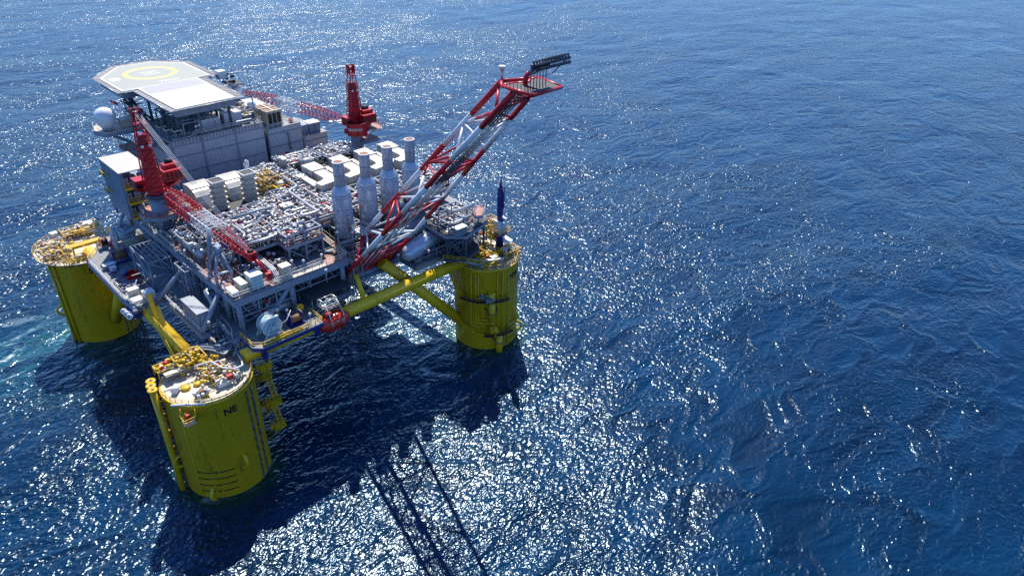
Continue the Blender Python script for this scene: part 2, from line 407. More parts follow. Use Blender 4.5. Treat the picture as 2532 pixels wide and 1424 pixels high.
MB().path([cylpt(cx, cy, LEG_R+.1, 29, z) for z in (22, 15, 8, 0)], .07, 6).build('weld_seam_pipe', YEL, leg_ne)
# low rail and rim round the top
MB().rail(arc(cx, cy, LEG_R-.1, -10, 265, LEG_Z, 30), 1.0, r=.05, step=1.4).build('railing', YRAIL, leg_ne)
MB().path(arc(cx, cy, LEG_R-.35, 55, 150, LEG_Z+.45, 20), .22, 8).build('rim_pipe', PIPEG, leg_ne)
# stair tower on the outside of the nearest leg
land = [(25.7, 38.2, 22.4), (24.9, 35.2, 18.0), (25.3, 38.5, 13.7), (24.7, 35.2, 10.7), (25.3, 38.5, 7.8)]
m = MB(); rl = MB(); br = MB()
for x, y, z in land:
    m.box(x-1.3, x+1.3, y-1.0, y+1.0, z-.12, z)
    rl.rail([(x-1.3, y-1.0, z), (x+1.3, y-1.0, z), (x+1.3, y+1.0, z), (x-1.3, y+1.0, z)], 1.1, True, .05, 1.0)
    a = math.degrees(math.atan2(y-cy, x-cx))
    for dy in (-.9, .9):
        br.tube((x-1.1, y+dy, z-.1), cylpt(cx, cy, LEG_R-.1, a-dy*5, z-2.6), .09, 6); br.tube((x-1.1, y+dy, z-.1), cylpt(cx, cy, LEG_R-.1, a-dy*5, z-.1), .09, 6)
m.build('landing', YRAIL, leg_ne); rl.build('landing_railing', YRAIL, leg_ne); br.build('landing_bracket', YPIPE, leg_ne, 'stuff')
for (x0, y0, z0), (x1, y1, z1) in zip(land, land[1:]):
    s_ = 1 if y1 > y0 else -1; MB().stair((x0-.9*s_*0-.6, y0+s_*.2, z0), (x1-.6, y1-s_*.2, z1), .9).build('access_stair', YRAIL, leg_ne)
# --- equipment on top of the nearest leg (top at z = 23)
def hatch(x, y, r, label, m_=None):
    m = MB(); m.lathe(x, y, [(r, LEG_Z), (r, LEG_Z+.35), (r-.12, LEG_Z+.5), (.01, LEG_Z+.55)], 24)
    solo(m, 'deck_hatch', m_ or YPIPE, label, 'hatch', 'round hatches on the leg tops')
hatch(39.14, 35.3, .85, 'yellow round hatch in the middle of the cream top of the NE leg')
hatch(37.2, 35.6, .7, 'yellow round hatch beside the pipework on the NE leg top')
hatch(37.8, 31.2, .45, 'small yellow hatch behind the cream shelter plate of the NE leg')
hatch(36.2, -37.6, .6, 'small yellow hatch on the sunlit top of the SE leg')
def crate(x0, x1, y0, y1, z0, z1, label, m_=WHITE, cat='equipment box', name='equipment_box', grp=None, lid=True):
    c = ((x0+x1)/2, (y0+y1)/2, z0); t = thing(name, label, cat, c, grp)
    MB().box(x0, x1, y0, y1, z0+.12, z1-.08).build('housing', m_, t)
    if lid: MB().box(x0-.06, x1+.06, y0-.06, y1+.06, z1-.08, z1).build('lid', WHITE, t)
    m = MB()
    for x in (x0+.15, x1-.15):
        for y in (y0+.15, y1-.15): m.box(x-.08, x+.08, y-.08, y+.08, z0, z0+.12)
    m.build('skid_foot', STEELD, t, 'stuff')
    m = MB(); k = max(2, int((x1-x0)/.8))
    for i in range(1, k):
        x = x0+(x1-x0)*i/k; m.box(x-.03, x+.03, y1, y1+.05, z0+.2, z1-.15)
    m.build('wall_rib', m_, t)
    return t
crate(32.6, 34.9, 38.0, 39.6, LEG_Z, LEG_Z+1.1, 'white box on the right edge of the NE leg top')
# raised cream plate with a truss beam along its side
m = MB(); m.box(37.3, 40.9, 29.3, 31.9, LEG_Z+1.4, LEG_Z+1.6)
t = thing('shelter_roof', 'cream flat roof plate over valves at the back of the NE leg top', 'shelter', (39, 30.6, LEG_Z)); m.build('roof_plate', CREAM, t)
m = MB()
for x in (37.5, 40.7):
    for y in (29.5, 31.7): m.tube((x, y, LEG_Z), (x, y, LEG_Z+1.4), .08, 6)
m.build('post', STEEL, t)
m = MB(); a, b = Vector((41.6, 32.3, LEG_Z+1.7)), Vector((36.4, 33.2, LEG_Z+1.7))
for dz in (0, .5): m.tube(a+Vector((0, 0, dz)), b+Vector((0, 0, dz)), .07, 6)
for i in range(8): m.tube(a.lerp(b, i/8)+Vector((0, 0, .5*(i % 2))), a.lerp(b, (i+1)/8)+Vector((0, 0, .5*((i+1) % 2))), .05, 4)
m.build('lattice_beam', STEELD, t)
t = thing('drum_winch', 'small white drum lying on the cream top of the NE leg', 'drum', (40.8, 35, LEG_Z))
MB().tube((40.2, 34.4, LEG_Z+.7), (41.3, 35.6, LEG_Z+.7), .6, 16).build('drum', WHITE, t)
MB().box(40.2, 41.4, 34.6, 35.4, LEG_Z, LEG_Z+.25).build('cradle', STEEL, t)
# overhanging work basket with a white beam
t = thing('work_basket', 'overhanging yellow work basket under a white beam on the side of the NE leg', 'work basket', (41, 40.8, 20.6))
MB().tube((43.0, 38.4, 23.3), (38.6, 41.9, 23.3), .22, 8).build('white_beam', WHITE, t)
m = MB(); m.box(40.6, 42.6, 40.3, 42.2, 20.5, 20.65); m.build('floor', CREAM, t)
MB().rail([(40.6, 40.3, 20.6), (42.6, 40.3, 20.6), (42.6, 42.2, 20.6), (40.6, 42.2, 20.6)], 1.3, True, .06, .7).build('basket_railing', YRAIL, t)
m = MB()
for x, y in ((40.7, 40.4), (42.5, 40.4), (40.7, 42.1)): m.tube((x, y, 20.6), (x-.3, y-.3, 23.2), .07, 6)
m.build('hanger', YRAIL, t); MB().box(41.3, 41.9, 40.9, 41.5, 20.65, 22.2).build('red_winch', RED, t)

def snarl(x0, x1, y0, y1, z0, z1, n, rr=(.07, .2), seed=1, long=.5):
    'runs of pipe on a square grid with bends, none of which one could count'
    rd = random.Random(seed); m = MB()
    for i in range(n):
        p = [rd.uniform(x0, x1), rd.uniform(y0, y1), rd.uniform(z0, z1)]; pts = [tuple(p)]; r = rd.uniform(*rr)
        for k in range(rd.choice((2, 3, 3, 4))):
            ax = rd.choice((0, 0, 1, 1, 2)); lo, hi = ((x0, x1), (y0, y1), (z0, z1))[ax]
            q = rd.uniform(lo, hi); q = p[ax]+(q-p[ax])*(rd.uniform(long, 1) if ax < 2 else 1)
            if abs(q-p[ax]) < .5: continue
            p[ax] = q; pts.append(tuple(p))
        if len(pts) > 1: m.path(pts, r, 6 if r < .14 else 8, bend=r*2.5)
    return m
def valves(x0, x1, y0, y1, z0, z1, n, seed=2, s=1.0):
    rd = random.Random(seed); m = MB()
    for i in range(n):
        x, y, z = rd.uniform(x0, x1), rd.uniform(y0, y1), rd.uniform(z0, z1); q = rd.uniform(.18, .42)*s; k = rd.random()
        if k < .35: m.lathe(x, y, [(q, z), (q, z+q*1.4), (q*.5, z+q*1.6)], 10)
        elif k < .6: m.tube((x-q, y, z), (x+q, y, z), q*.8, 10)
        elif k < .8: m.box(x-q, x+q, y-q*.7, y+q*.7, z, z+q*1.6)
        else: m.sphere((x, y, z+q), q*.8, 10, 6)
    return m
def frames(x0, x1, y0, y1, z0, z1, nx, ny, r=.13, levels=1, brace=True):
    m = MB(); xs = [x0+(x1-x0)*i/nx for i in range(nx+1)]; ys = [y0+(y1-y0)*i/ny for i in range(ny+1)]
    zs = [z0+(z1-z0)*i/levels for i in range(1, levels+1)]
    for x in xs:
        for y in ys: m.box(x-r, x+r, y-r, y+r, z0, z1)
    for z in zs:
        for x in xs: m.box(x-r, x+r, y0+r, y1-r, z-2*r, z-.004)
        for y in ys: m.box(x0+r, x1-r, y-r*.98, y+r*.98, z-2*r-.002, z-.006)
    if brace:
        for i in range(nx):
            if i % 2 == 0: m.tube((xs[i], y1, z0), (xs[i+1], y1, z1-.2), r*.6, 6); m.tube((xs[i], y0, z0), (xs[i+1], y0, z1-.2), r*.6, 6)
    return m
def module(name, label, cat, b, z0, z1, pw=20, pg=20, vl=30, seed=3, nx=2, ny=2, fm=STEEL, grp=None, pmw=PIPEW, pmg=PIPEG, vm=WHITE, extra=True, rr=(.07, .2), lev=1, floor=None):
    x0, x1, y0, y1 = b; t = thing(name, label, cat, ((x0+x1)/2, (y0+y1)/2, z0), grp)
    if nx: frames(x0, x1, y0, y1, z0, z1, nx, ny, .07 if fm is YRAIL else .13, levels=lev).build('steel_frame', fm, t)
    if floor: MB().box(x0-.3, x1+.3, y0-.3, y1+.3, z0+.004, z0+.06).build('skid_floor', floor, t)
    if pw: snarl(x0, x1, y0, y1, z0+.3, z1+.3, pw, rr, seed).build('pale_pipework', pmw, t, 'stuff')
    if pg: snarl(x0, x1, y0, y1, z0+.2, z1, pg, rr, seed+50).build('grey_pipework', pmg, t, 'stuff')
    if vl: valves(x0, x1, y0, y1, z0+.5, z1+.2, vl, seed+90).build('valves', vm, t, 'stuff')
    if extra: valves(x0, x1, y0, y1, z0+.3, z1, max(3, vl//6), seed+120, 1.2).build('red_valves', BROWN if seed % 2 else RED, t, 'stuff')
    return t
# pipework on top of the nearest leg
module('pipe_manifold', 'yellow and white valve manifold on the right half of the NE leg top', 'pipe manifold', (31.8, 36.8, 30.5, 38.6), LEG_Z, LEG_Z+1.9, 16, 10, 40, 11, 0, 0, pmg=YPIPE, vm=YPIPE)
module('pipe_manifold', 'yellow railings and valves around the back rim of the NE leg top', 'pipe manifold', (38.2, 41.6, 27.6, 30.2), LEG_Z, LEG_Z+2.0, 5, 12, 24, 12, 1, 1, YRAIL, pmg=YRAIL, vm=YPIPE)
module('pipe_manifold', 'cluster of white and yellow fittings at the front lip of the NE leg top', 'pipe manifold', (36.6, 39.2, 38.4, 40.6), LEG_Z, LEG_Z+1.2, 8, 8, 26, 13, 0, 0, pmg=YRAIL, vm=WHITE)
module('pipe_manifold', 'small white and rusty fittings along the pipe loop on the NE leg top', 'pipe manifold', (30.0, 35.0, 33.5, 40.2), LEG_Z, LEG_Z+1.3, 14, 10, 60, 14, 0, 0, pmg=STEEL, vm=CREAM)
module('pipe_manifold', 'yellow valve stacks round the foot of the side tube on the NE leg', 'pipe manifold', (33.2, 38.2, 27.6, 31.5), LEG_Z, LEG_Z+2.4, 8, 14, 50, 15, 2, 1, YRAIL, pmg=YRAIL, vm=YPIPE)
t = thing('ring_pipes', 'three pale pipes bending from the NE leg top up to the deck', 'pipe bundle', (31, 31, LEG_Z))
for k in range(3):
    o = k*.55
    MB().path([(35.8-o*.3, 28.4-o, LEG_Z+2.2), (33.2-o, 28.6-o, LEG_Z+2.2), (31.6-o, 30.6-o, LEG_Z+2.2), (30.6-o, 33.4-o*.5, LEG_Z+2.2), (29.4-o, 32.6-o, LEG_Z+2.2), (28.6-o, 29.4, LEG_Z+2.6), (28.4-o, 27.6, 26.3)], .21, 8, .7).build('pipe', PIPEG, t)
t = thing('pipe_loop', 'white handrail like pipe loop above the NE leg top manifold', 'pipe', (33, 35, LEG_Z))
MB().path([(36.2, 33.2, LEG_Z+.1), (36.2, 33.2, LEG_Z+2.3), (33.4, 33.8, LEG_Z+2.3), (32.8, 37.0, LEG_Z+2.3), (31.2, 38.8, LEG_Z+2.3), (29.6, 38.4, LEG_Z+2.0), (28.8, 36, LEG_Z+1.4), (28.3, 33, LEG_Z+1.4)], .16, 8, .5).build('loop_pipe', WHITE, t)

# --- north west leg
cx, cy = NW
ring_platform(leg_nw, cx, cy, 15, LEG_R+1.8, 5, 84, GRATE, 1.8)
ring_platform(leg_nw, cx, cy, 5.2, LEG_R+1.8, 44, 92, GRATE, 1.8)
def helix(a0, a1, z0, z1, name='spiral_stair'):
    m = MB(); n = 26; i_, o_ = [], []
    for i in range(n+1):
        a = a0+(a1-a0)*i/n; z = z0+(z1-z0)*i/n
        i_.append(cylpt(cx, cy, LEG_R+.5, a, z)); o_.append(cylpt(cx, cy, LEG_R+1.5, a, z))
    m.path(i_, .09, 4); m.path(o_, .09, 4); m.path([(p[0], p[1], p[2]+1.1) for p in o_], .05, 4)
    for i in range(n):
        a, b = Vector(i_[i]), Vector(o_[i]); m.tube(a, b, .12, 4); m.tube(b, b+Vector((0, 0, 1.1)), .04, 4)
    m.build(name, YRAIL, leg_nw)
helix(-28, 6, 20.5, 15.1); helix(-42, 44, 9.4, 5.3)
for a, zt, zb in ((55.5, 17.5, 15.1), (56, 14.7, 9.6), (69, 5.0, -1.2)):
    f = cylpt(cx, cy, LEG_R+1.0, a, 0)
    MB().lathe(f[0], f[1], [(.85, zb), (.85, zt)], 20).build('pump_caisson', YPIPE, leg_nw)
m = MB()
for a, z in ((56, 11.8), (69, 3)):
    m.path([cylpt(cx, cy, LEG_R+.1, a-11, z+.9), cylpt(cx, cy, LEG_R+1.6, a-7, z), cylpt(cx, cy, LEG_R+2.0, a, z-.35), cylpt(cx, cy, LEG_R+1.6, a+7, z), cylpt(cx, cy, LEG_R+.1, a+10, z+.9)], .13, 6)
m.build('caisson_saddle', STEELD, leg_nw)
m = MB()
for k, (a, b_) in enumerate(((30, 47), (34, 50), (22, 26))):
    m.path([cylpt(cx, cy, LEG_R+.5, a, 22), cylpt(cx, cy, LEG_R+.5, a, 15.4), cylpt(cx, cy, LEG_R+.5, a, 10-k), cylpt(cx, cy, LEG_R+.5, (a+b_)/2, 9.4-k), cylpt(cx, cy, LEG_R+.5, b_+10, 9.2-k), cylpt(cx, cy, LEG_R+.5, b_+10, 5.4)], .17, 8)
for a in (66, 76, 88): m.tube(cylpt(cx, cy, LEG_R+.25, a, 22.4), cylpt(cx, cy, LEG_R+.25, a, 1), .12, 6)
m.build('wall_pipe', YPIPE, leg_nw, 'stuff')
m = valves(-30.4, -27.6, 39.5, 42.8, 15.2, 16.6, 26, 77); m.build('pump_gear', STEEL, leg_nw, 'stuff')
m = valves(-30.6, -29.2, 42.4, 43.6, 5.3, 7.6, 22, 78); m.build('pump_gear', YRAIL, leg_nw, 'stuff')
MB().rail(arc(cx, cy, LEG_R-.1, -60, 200, LEG_Z, 34), 1.1, r=.055, step=1.3).build('railing', YRAIL, leg_nw)
MB().path(arc(cx, cy, LEG_R-1.1, 10, 84, LEG_Z+2.0, 14), .28, 8).build('rim_pipe', PIPEW, leg_nw)
MB().path(arc(cx, cy, LEG_R-1.6, 14, 80, LEG_Z+2.0, 14), .18, 8).build('rim_pipe', PIPEG, leg_nw)
m = MB()
for i in range(9): p = cylpt(cx, cy, LEG_R-1.2, 12+i*9, LEG_Z); m.tube(p, (p[0], p[1], LEG_Z+2), .09, 6)
m.build('rim_post', YRAIL, leg_nw, 'stuff')
module('pipe_manifold', 'glinting yellow pumps and valves crowded on the NW leg top', 'pipe manifold', (-39.5, -29.5, 30, 38.5), LEG_Z, LEG_Z+2.6, 16, 22, 70, 21, 3, 2, YRAIL, pmg=YPIPE, vm=YPIPE)
module('pipe_tower', 'tall yellow scaffold of pipes behind the pale ring pipe on the NW leg', 'pipe tower', (-40, -35.5, 30.5, 35.5), LEG_Z+2.6, LEG_Z+8, 10, 20, 40, 22, 2, 2, YRAIL, pmg=YPIPE, vm=YPIPE, lev=2)
m = MB(); m.prism([(-40.6, 35.4), (-38.2, 36.6), (-38.0, 39.0), (-40.2, 38.4)], LEG_Z+3.4, LEG_Z+3.7)
t = thing('shelter_roof', 'white flat roof plate on posts at the outer edge of the NW leg', 'shelter', (-39.4, 37.3, LEG_Z)); m.build('roof_plate', WHITE, t)
m = MB()
for x, y in ((-40.3, 35.6), (-38.4, 36.8), (-38.2, 38.7)): m.tube((x, y, LEG_Z), (x, y, LEG_Z+3.4), .12, 6)
m.build('post', YRAIL, t)
module('pipe_manifold', 'sunlit golden fittings along the outer rim of the NW leg top', 'pipe manifold', (-41, -36, 37, 40.5), LEG_Z, LEG_Z+2.2, 6, 14, 50, 23, 2, 1, YRAIL, pmg=YPIPE, vm=CREAM)
module('pipe_manifold', 'yellow pipes and posts inside the pale ring pipe on the NW leg', 'pipe manifold', (-34, -28.5, 36, 41), LEG_Z, LEG_Z+1.9, 6, 16, 50, 24, 2, 2, YRAIL, pmg=YRAIL, vm=YPIPE)
crate(-40.6, -39.2, 38.2, 39.6, LEG_Z, LEG_Z+.8, 'bright red box at the rim of the NW leg above its letters', RED, lid=False)
crate(-41.4, -40.2, 36.0, 37.4, LEG_Z, LEG_Z+1.5, 'cream tent like box at the outer rim of the NW leg', CREAM)
crate(-33.6, -32.0, 38.6, 40.0, LEG_Z, LEG_Z+2.3, 'cream cabinet standing inside the pale ring pipe of the NW leg', CREAM)
# blue folded crane
t = thing('folding_crane', 'dark blue folded knuckle crane standing upright on the NW leg', 'crane', (-38, 36, LEG_Z))
MB().lathe(-38, 36, [(1.0, LEG_Z), (.95, 27.5), (1.5, 28.2), (1.5, 28.6)], 20).build('pedestal', BLUE, t)
MB().prism([(-40.1, 34.2), (-36.2, 34.2), (-35.8, 37.4), (-39.9, 37.8)], 28.6, 28.9).build('service_platform', PINK, t)
MB().rail([(-40.1, 34.2, 28.9), (-36.2, 34.2, 28.9), (-35.8, 37.4, 28.9), (-39.9, 37.8, 28.9)], 1.2, True, .06, 1).build('platform_railing', YRAIL, t)
m = MB(); m.box(-39.3, -38.7, 35, 37.2, 28.9, 32.4); m.box(-37.3, -36.7, 35, 37.2, 28.9, 32.0); m.build('slewing_column', WHITE, t)
MB().box(-38.6, -37.4, 36.2, 37.4, 29.0, 31.6).build('operator_cabin', CYAN, t)
m = MB(); m.obox((-38.0, 36.0, 34.8), .9, 1.1, 11, .3); m.obox((-38.35, 36.3, 37.8), .8, .8, 5.4, .3); m.build('main_jib', BLUE, t)
m = MB(); m.tube((-38.0, 36.0, 40.2), (-38.0, 36.3, 43.4), .35, 10, .1); m.build('jib_tip', BLUE, t)
MB().tube((-38.25, 36.7, 39.2), (-38.05, 36.5, 42.2), .18, 8).build('hydraulic_ram', WHITE, t)

# --- south east leg
cx, cy = SE
ring_platform(leg_se, cx, cy, LEG_Z+.2, LEG_R+2.0, -70, 95, CREAM, 2.4)
MB().rail(arc(cx, cy, LEG_R-.4, 95, 290, LEG_Z, 24), 1.1, r=.055, step=1.4).build('railing', YRAIL, leg_se)
m = MB(); pipes_on(m, cx, cy, LEG_R+.3, ((23.5, -1, 22), (12, -1, 22)), .34); m.build('caisson', YPIPE, leg_se)
m = MB()
for z in (3, 7, 11, 15, 19): m.tube(cylpt(cx, cy, LEG_R-.1, 22, z), cylpt(cx, cy, LEG_R+.9, 26, z), .12, 6)
m.build('pipe_clamp', YPIPE, leg_se, 'stuff')
module('pipe_manifold', 'yellow and cream valves covering the left edge of the SE leg top', 'pipe manifold', (38, 43.4, -39, -29), LEG_Z+.2, LEG_Z+1.8, 10, 26, 80, 31, 3, 3, YRAIL, pmg=YRAIL, vm=CREAM)
module('pipe_manifold', 'yellow scaffold tubes hanging along the front edge of the SE leg top', 'pipe manifold', (33.5, 40.5, -29, -26.2), LEG_Z-1.6, LEG_Z+1.0, 5, 20, 40, 32, 4, 1, YRAIL, pmg=YRAIL, vm=CREAM)
module('pipe_manifold', 'cream and yellow fittings on the far side of the SE leg top', 'pipe manifold', (28.5, 37, -43.5, -38.5), LEG_Z, LEG_Z+2, 12, 16, 50, 33, 2, 2, YRAIL, pmg=YRAIL, vm=CREAM)
crate(34.5, 36.4, -42.6, -41.0, LEG_Z, LEG_Z+.9, 'small red and white box on the far side of the SE leg top', RED)
crate(29.6, 31.8, -43.4, -41.6, LEG_Z, LEG_Z+2.3, 'white box on the far rim of the SE leg top', WHITE)
crate(37.4, 38.8, -44.6, -43.2, LEG_Z, LEG_Z+1.3, 'pale round edged box at the left rim of the SE leg top', WHITE)
t = thing('hoist_beam', 'bright yellow beam lying across the front of the SE leg top', 'beam', (35, -30.5, LEG_Z))
MB().box(31.5, 38.6, -31.4, -30.2, LEG_Z+1.7, LEG_Z+2.3).build('beam_web', YPIPE, t); MB().box(31.3, 38.8, -31.7, -29.9, LEG_Z+2.3, LEG_Z+2.45).build('beam_flange', YPIPE, t)
m = MB()
for x in (32.5, 37.5): m.tube((x, -30.8, LEG_Z), (x, -30.8, LEG_Z+1.7), .16, 6)
m.build('post', YPIPE, t)

# ------------------------------------------------------------------ yellow tubes between the legs
def beam(p, q, r, label, walk=None):
    t = thing('hull_brace', label, 'brace tube', ((p[0]+q[0])/2, (p[1]+q[1])/2, (p[2]+q[2])/2), 'yellow tubes between the legs')
    MB().tube(p, q, r, 32).build('tube', YEL, t)
    if walk:
        m = MB(); P_, Q_ = Vector(p), Vector(q); u = Vector((0, 0, r+.02)); sd = Vector(walk)
        m.rail([P_+u+sd, Q_+u+sd], 1.0, False, .045, 2.4); m.build('handrail', YRAIL, t)
    return t
bn = beam((-28, 35, 24.3), (28, 35, 24.3), 1.35, 'long yellow tube running from the NE leg to the NW leg', (0, -.9, 0))
for x in (9, 3.5):
    m = MB()
    for k in range(3): m.tube((x-3+k*.5, 34.6, 25.7), (x-3+k*.5, 34.6, 26.3), .09, 6)
    m.build('vent_stub', YPIPE, bn)
beam((35, -28, 24.3), (35, 28, 24.3), 1.2, 'long yellow tube running from the SE leg to the NE leg under the deck edge', (.9, 0, 0))
beam((-35, -28, 24.3), (-35, 28, 24.3), 1.5, 'yellow tube on the far side between the SW and NW legs')
beam((-28, -35, 24.3), (28, -35, 24.3), 1.5, 'yellow tube on the far side between the SW and SE legs')
beam((-28.5, 33.4, 5.2), (-8.0, 29.4, 28.8), 1.3, 'yellow diagonal tube rising from low on the NW leg to the flare boom foot')
beam((34, 28.3, 4.0), (34.6, 10, 23), .6, 'yellow diagonal tube rising from low on the NE leg to the long side tube')
beam((34, -28.3, 4.0), (34.6, -8, 24), 1.3, 'yellow diagonal tube from the SE leg up under the deck edge')
beam((.7, 34.8, 25.5), (.5, 32.2, 30.2), .55, 'short yellow post standing on the long tube under the red boom')
beam((-26.5, 34, 22.5), (-24.2, 30, 26.2), .8, 'short bright yellow strut beside the NW leg under the deck corner')
beam((28.6, 30.8, 23), (26, 26, 26), .7, 'short yellow strut between the NE leg and the deck corner')
t = thing('gusset_node', 'yellow pointed gusset plates standing on the side tube between SE and NE legs', 'gusset', (35, 13, 25))
for y0, y1, zt in ((11.2, 13.8, 30.6), (15.0, 17.2, 29.4)):
    m = MB(); m.rings([[(34.6, y0, 24.3), (34.6, y1, 24.3), (34.6, (y0+y1)/2-.6, zt)], [(35.4, y0, 24.3), (35.4, y1, 24.3), (35.4, (y0+y1)/2-.6, zt)]], True, False); m.build('gusset_plate', YEL, t)
MB().box(34.85, 35.15, 13.6, 15.2, 25.3, 25.9).build('web_plate', YEL, t)
# ------------------------------------------------------------------ decks
ZL, ZB, ZC = 26.5, 34.0, 38.3
def slab(t, name, poly, z, m, girder=STEEL, depth=1.0, th=.3):
    MB().prism(poly, z-th, z).build(name, m, t)
    g = MB(); n = len(poly)
    for i in range(n):
        a, b = Vector((*poly[i], 0)), Vector((*poly[(i+1) % n], 0)); d = (b-a); L = d.length; d.normalize()
        c = (a+b)/2; g.obox((c.x, c.y, z-th-depth/2-.003), L+.2, .3, depth, math.atan2(d.y, d.x))
    g.build('edge_girder', girder, t)
lower = thing('lower_deck', 'long grey lower deck with equipment carried by the yellow side tubes', 'lower deck', (0, 0, ZL-1.3))
slab(lower, 'deck_plate', [(-24.5, -34), (27, -34), (27, -28), (31.5, -28), (31.5, 26.2), (-35, 26.2), (-35, 13), (-24.5, 11)], ZL, DECKG)
slab(lower, 'deck_extension', [(1, 26.5), (28, 26.5), (28, 31.6), (1, 31.6)], ZL-.004, DECKG)
slab(lower, 'deck_extension', [(-35, 26.5), (-15.1, 26.5), (-15.1, 32.4), (-35, 32.4)], ZL-.004, DECKG)
slab(lower, 'side_balcony', [(31.8, -26), (37.7, -18), (37.7, 2.6), (37.0, 8), (31.8, 8)], ZL-.004, DECKG)
MB().prism([(32.2, 2.8), (37.4, 2.8), (36.8, 7.8), (32.2, 7.8)], ZL+.001, ZL+.05).build('white_floor', CREAM, lower)
m = MB(); m.rail([(31.8, -26, ZL), (37.6, -18, ZL), (37.6, 2.6, ZL), (37, 7.9, ZL), (31.8, 7.9, ZL), (31.4, 9, ZL), (31.4, 26, ZL), (28, 26.2, ZL), (27.9, 31.5, ZL)], 1.15, False, .05, 1.7)
m.build('railing', WHITE, lower)
MB().rail([(-15.2, 26.5, ZL), (-15.2, 32.3, ZL), (-34.9, 32.3, ZL)], 1.15, False, .05, 1.7).build('railing', PIPEG, lower)
MB().rail([(1.1, 26.5, ZL), (1.1, 31.5, ZL)], 1.15, False, .05, 1.7).build('railing', PIPEG, lower)
reelp = thing('reel_platform', 'blue edged platform with yellow handrail holding the pale cable reel', 'platform', (19, 35, ZL-1.5))
slab(reelp, 'deck_plate', [(12.4, 31.9), (26.6, 31.9), (26.6, 36.8), (25.2, 38.2), (12.4, 38.2)], ZL+.01, DECKG, BLUE, .5)
MB().rail([(26.5, 32, ZL), (26.5, 36.8, ZL), (25.1, 38.1, ZL), (12.5, 38.1, ZL), (12.5, 33, ZL)], 1.2, False, .06, 1.5).build('railing', YRAIL, reelp)
m = MB()
for x in (13.5, 24.8): m.box(x-.4, x+.4, 36.7, 37.6, 23.4, 25.2); m.tube((x, 37.2, 25.2), (x, 34, 22.9), .2, 6)
m.build('support_bracket', BLUE, reelp)

t = thing('foot_beam', 'steel cross beam under the red foot of the flare boom', 'beam', (-7, 27.4, ZL-1)); MB().tube((1.5, 27.2, ZL-.1), (-15.4, 27.2, ZL-.1), .7, 16).build('beam_tube', STEEL, t); MB().box(-11, -1, 26.3, 28.2, ZL-1.2, ZL-.5).build('foot_plate', STEEL, t)
upper = thing('upper_deck', 'grey and rust pink upper deck with white handrails round its edges', 'upper deck', (0, 0, ZB-1.6))
slab(upper, 'deck_plate', [(-30.5, -47), (13.5, -47), (13.5, -27.5), (26, -27.5), (26, 26.2), (-35, 26.2), (-35, 13), (-27, 12), (-27, -22), (-30.5, -22)], ZB, DECKG, STEEL, 1.3)
slab(upper, 'north_strip', [(1.1, 26.5), (26, 26.5), (26, 31), (1.1, 31)], ZB-.004, DECKG, STEEL, 1.3)
for i, p_ in enumerate(([(22.2, -6), (25.8, -6), (25.8, 30.8), (22.2, 30.8)], [(1.2, 26.8), (6.0, 26.8), (6.0, 30.8), (1.2, 30.8)], [(17.3, 27.0), (18.8, 27.0), (18.8, 30.9), (17.3, 30.9)])):
    MB().prism(p_, ZB+.001, ZB+.02).build('painted_walkway', PINK, upper)
MB().prism([(6.2, 29.6), (17.2, 29.6), (17.2, 30.85), (6.2, 30.85)], ZB+.001, ZB+.03).build('pale_walkway', CREAM, upper)
m = MB().rail([(25.9, -25, ZB), (25.9, 30.9, ZB), (1.2, 30.9, ZB), (1.2, 27, ZB)], 1.2, False, .055, 1.6)
m.rail([(21.9, -6, ZB), (21.9, 24, ZB)], 1.2, False, .05, 2); m.rail([(6.2, 29.4, ZB), (17.0, 29.4, ZB)], 1.1, False, .045, 1.6); m.build('railing', WHITE, upper)
# legs and diagonals between lower and upper deck
lg = MB(); dg = MB()
m_ = {}
for x, y in ((25, 30), (14.2, 30.2), (2.5, 30.4), (25.2, 25), (25, 8), (25, -9), (25, -26), (-34, 26), (-34, 14), (-24, 8), (-24, -9), (-24, -26), (-14, 25.6), (-24, 25.6)):
    MB().tube((x, y, ZL-.1), (x, y, ZB-.2), .55, 16).build('deck_column', STEEL, upper)
for p_, q_ in (((14.8, 30.8, ZB-1.4), (19.4, 30.2, ZL+.3)), ((26.2, 9.4, ZB-1.4), (32.6, 8.4, ZL)), ((26.4, 25, ZB-1.2), (31.2, 25.6, ZL)), ((25.6, -16, ZB-1.4), (31.5, -24, ZL))):
    MB().tube(p_, q_, .5, 14).build('diagonal_brace', STEEL, upper)
m = MB()
for y in (-20, -8, 4, 16): m.box(-24, 25, y-.2, y+.2, ZB-1.5, ZB-.33)
for x in (-25, -12, 0, 12): m.box(x-.2, x+.2, -46, 26, ZB-1.5, ZB-.35)
m.build('floor_beam', STEELD, upper)

proc = thing('process_deck', 'raised steel process deck carrying the stacks, ducts and pipework', 'process deck', (-5, 3, ZB))
pp = [(-29, -18), (-29, 12), (-34, 13), (-34, 24.4), (-8, 24.4), (-8, 21.8), (3.2, 21.8), (3.2, 26.0), (11.7, 26.0), (11.7, 22.4), (19, 22.4), (19, -10), (10, -18)]
slab(proc, 'deck_plate', pp, ZC, GRATE, STEEL, .7, .15)
MB().prism([(3.5, 22.6), (11.4, 22.6), (11.4, 25.7), (3.5, 25.7)], ZC+.001, ZC+.02).build('painted_walkway', PINK, proc)
m = MB()
for x in range(-32, 20, 6):
    for y in ((-17, -5, 8, 21.4) if x > -27 else (21.4,)): m.box(x-.2, x+.2, y-.2, y+.2, ZB, ZC-.16)
for x in (3.6, 7.5, 11.3): m.box(x-.16, x+.16, 25.6, 25.9, ZB, ZC-.16)
for x in (3.6, 7.5): m.tube((x, 25.75, ZB), (x+3.8, 25.75, ZC-.9), .12, 6)
m.build('deck_post', STEEL, proc)
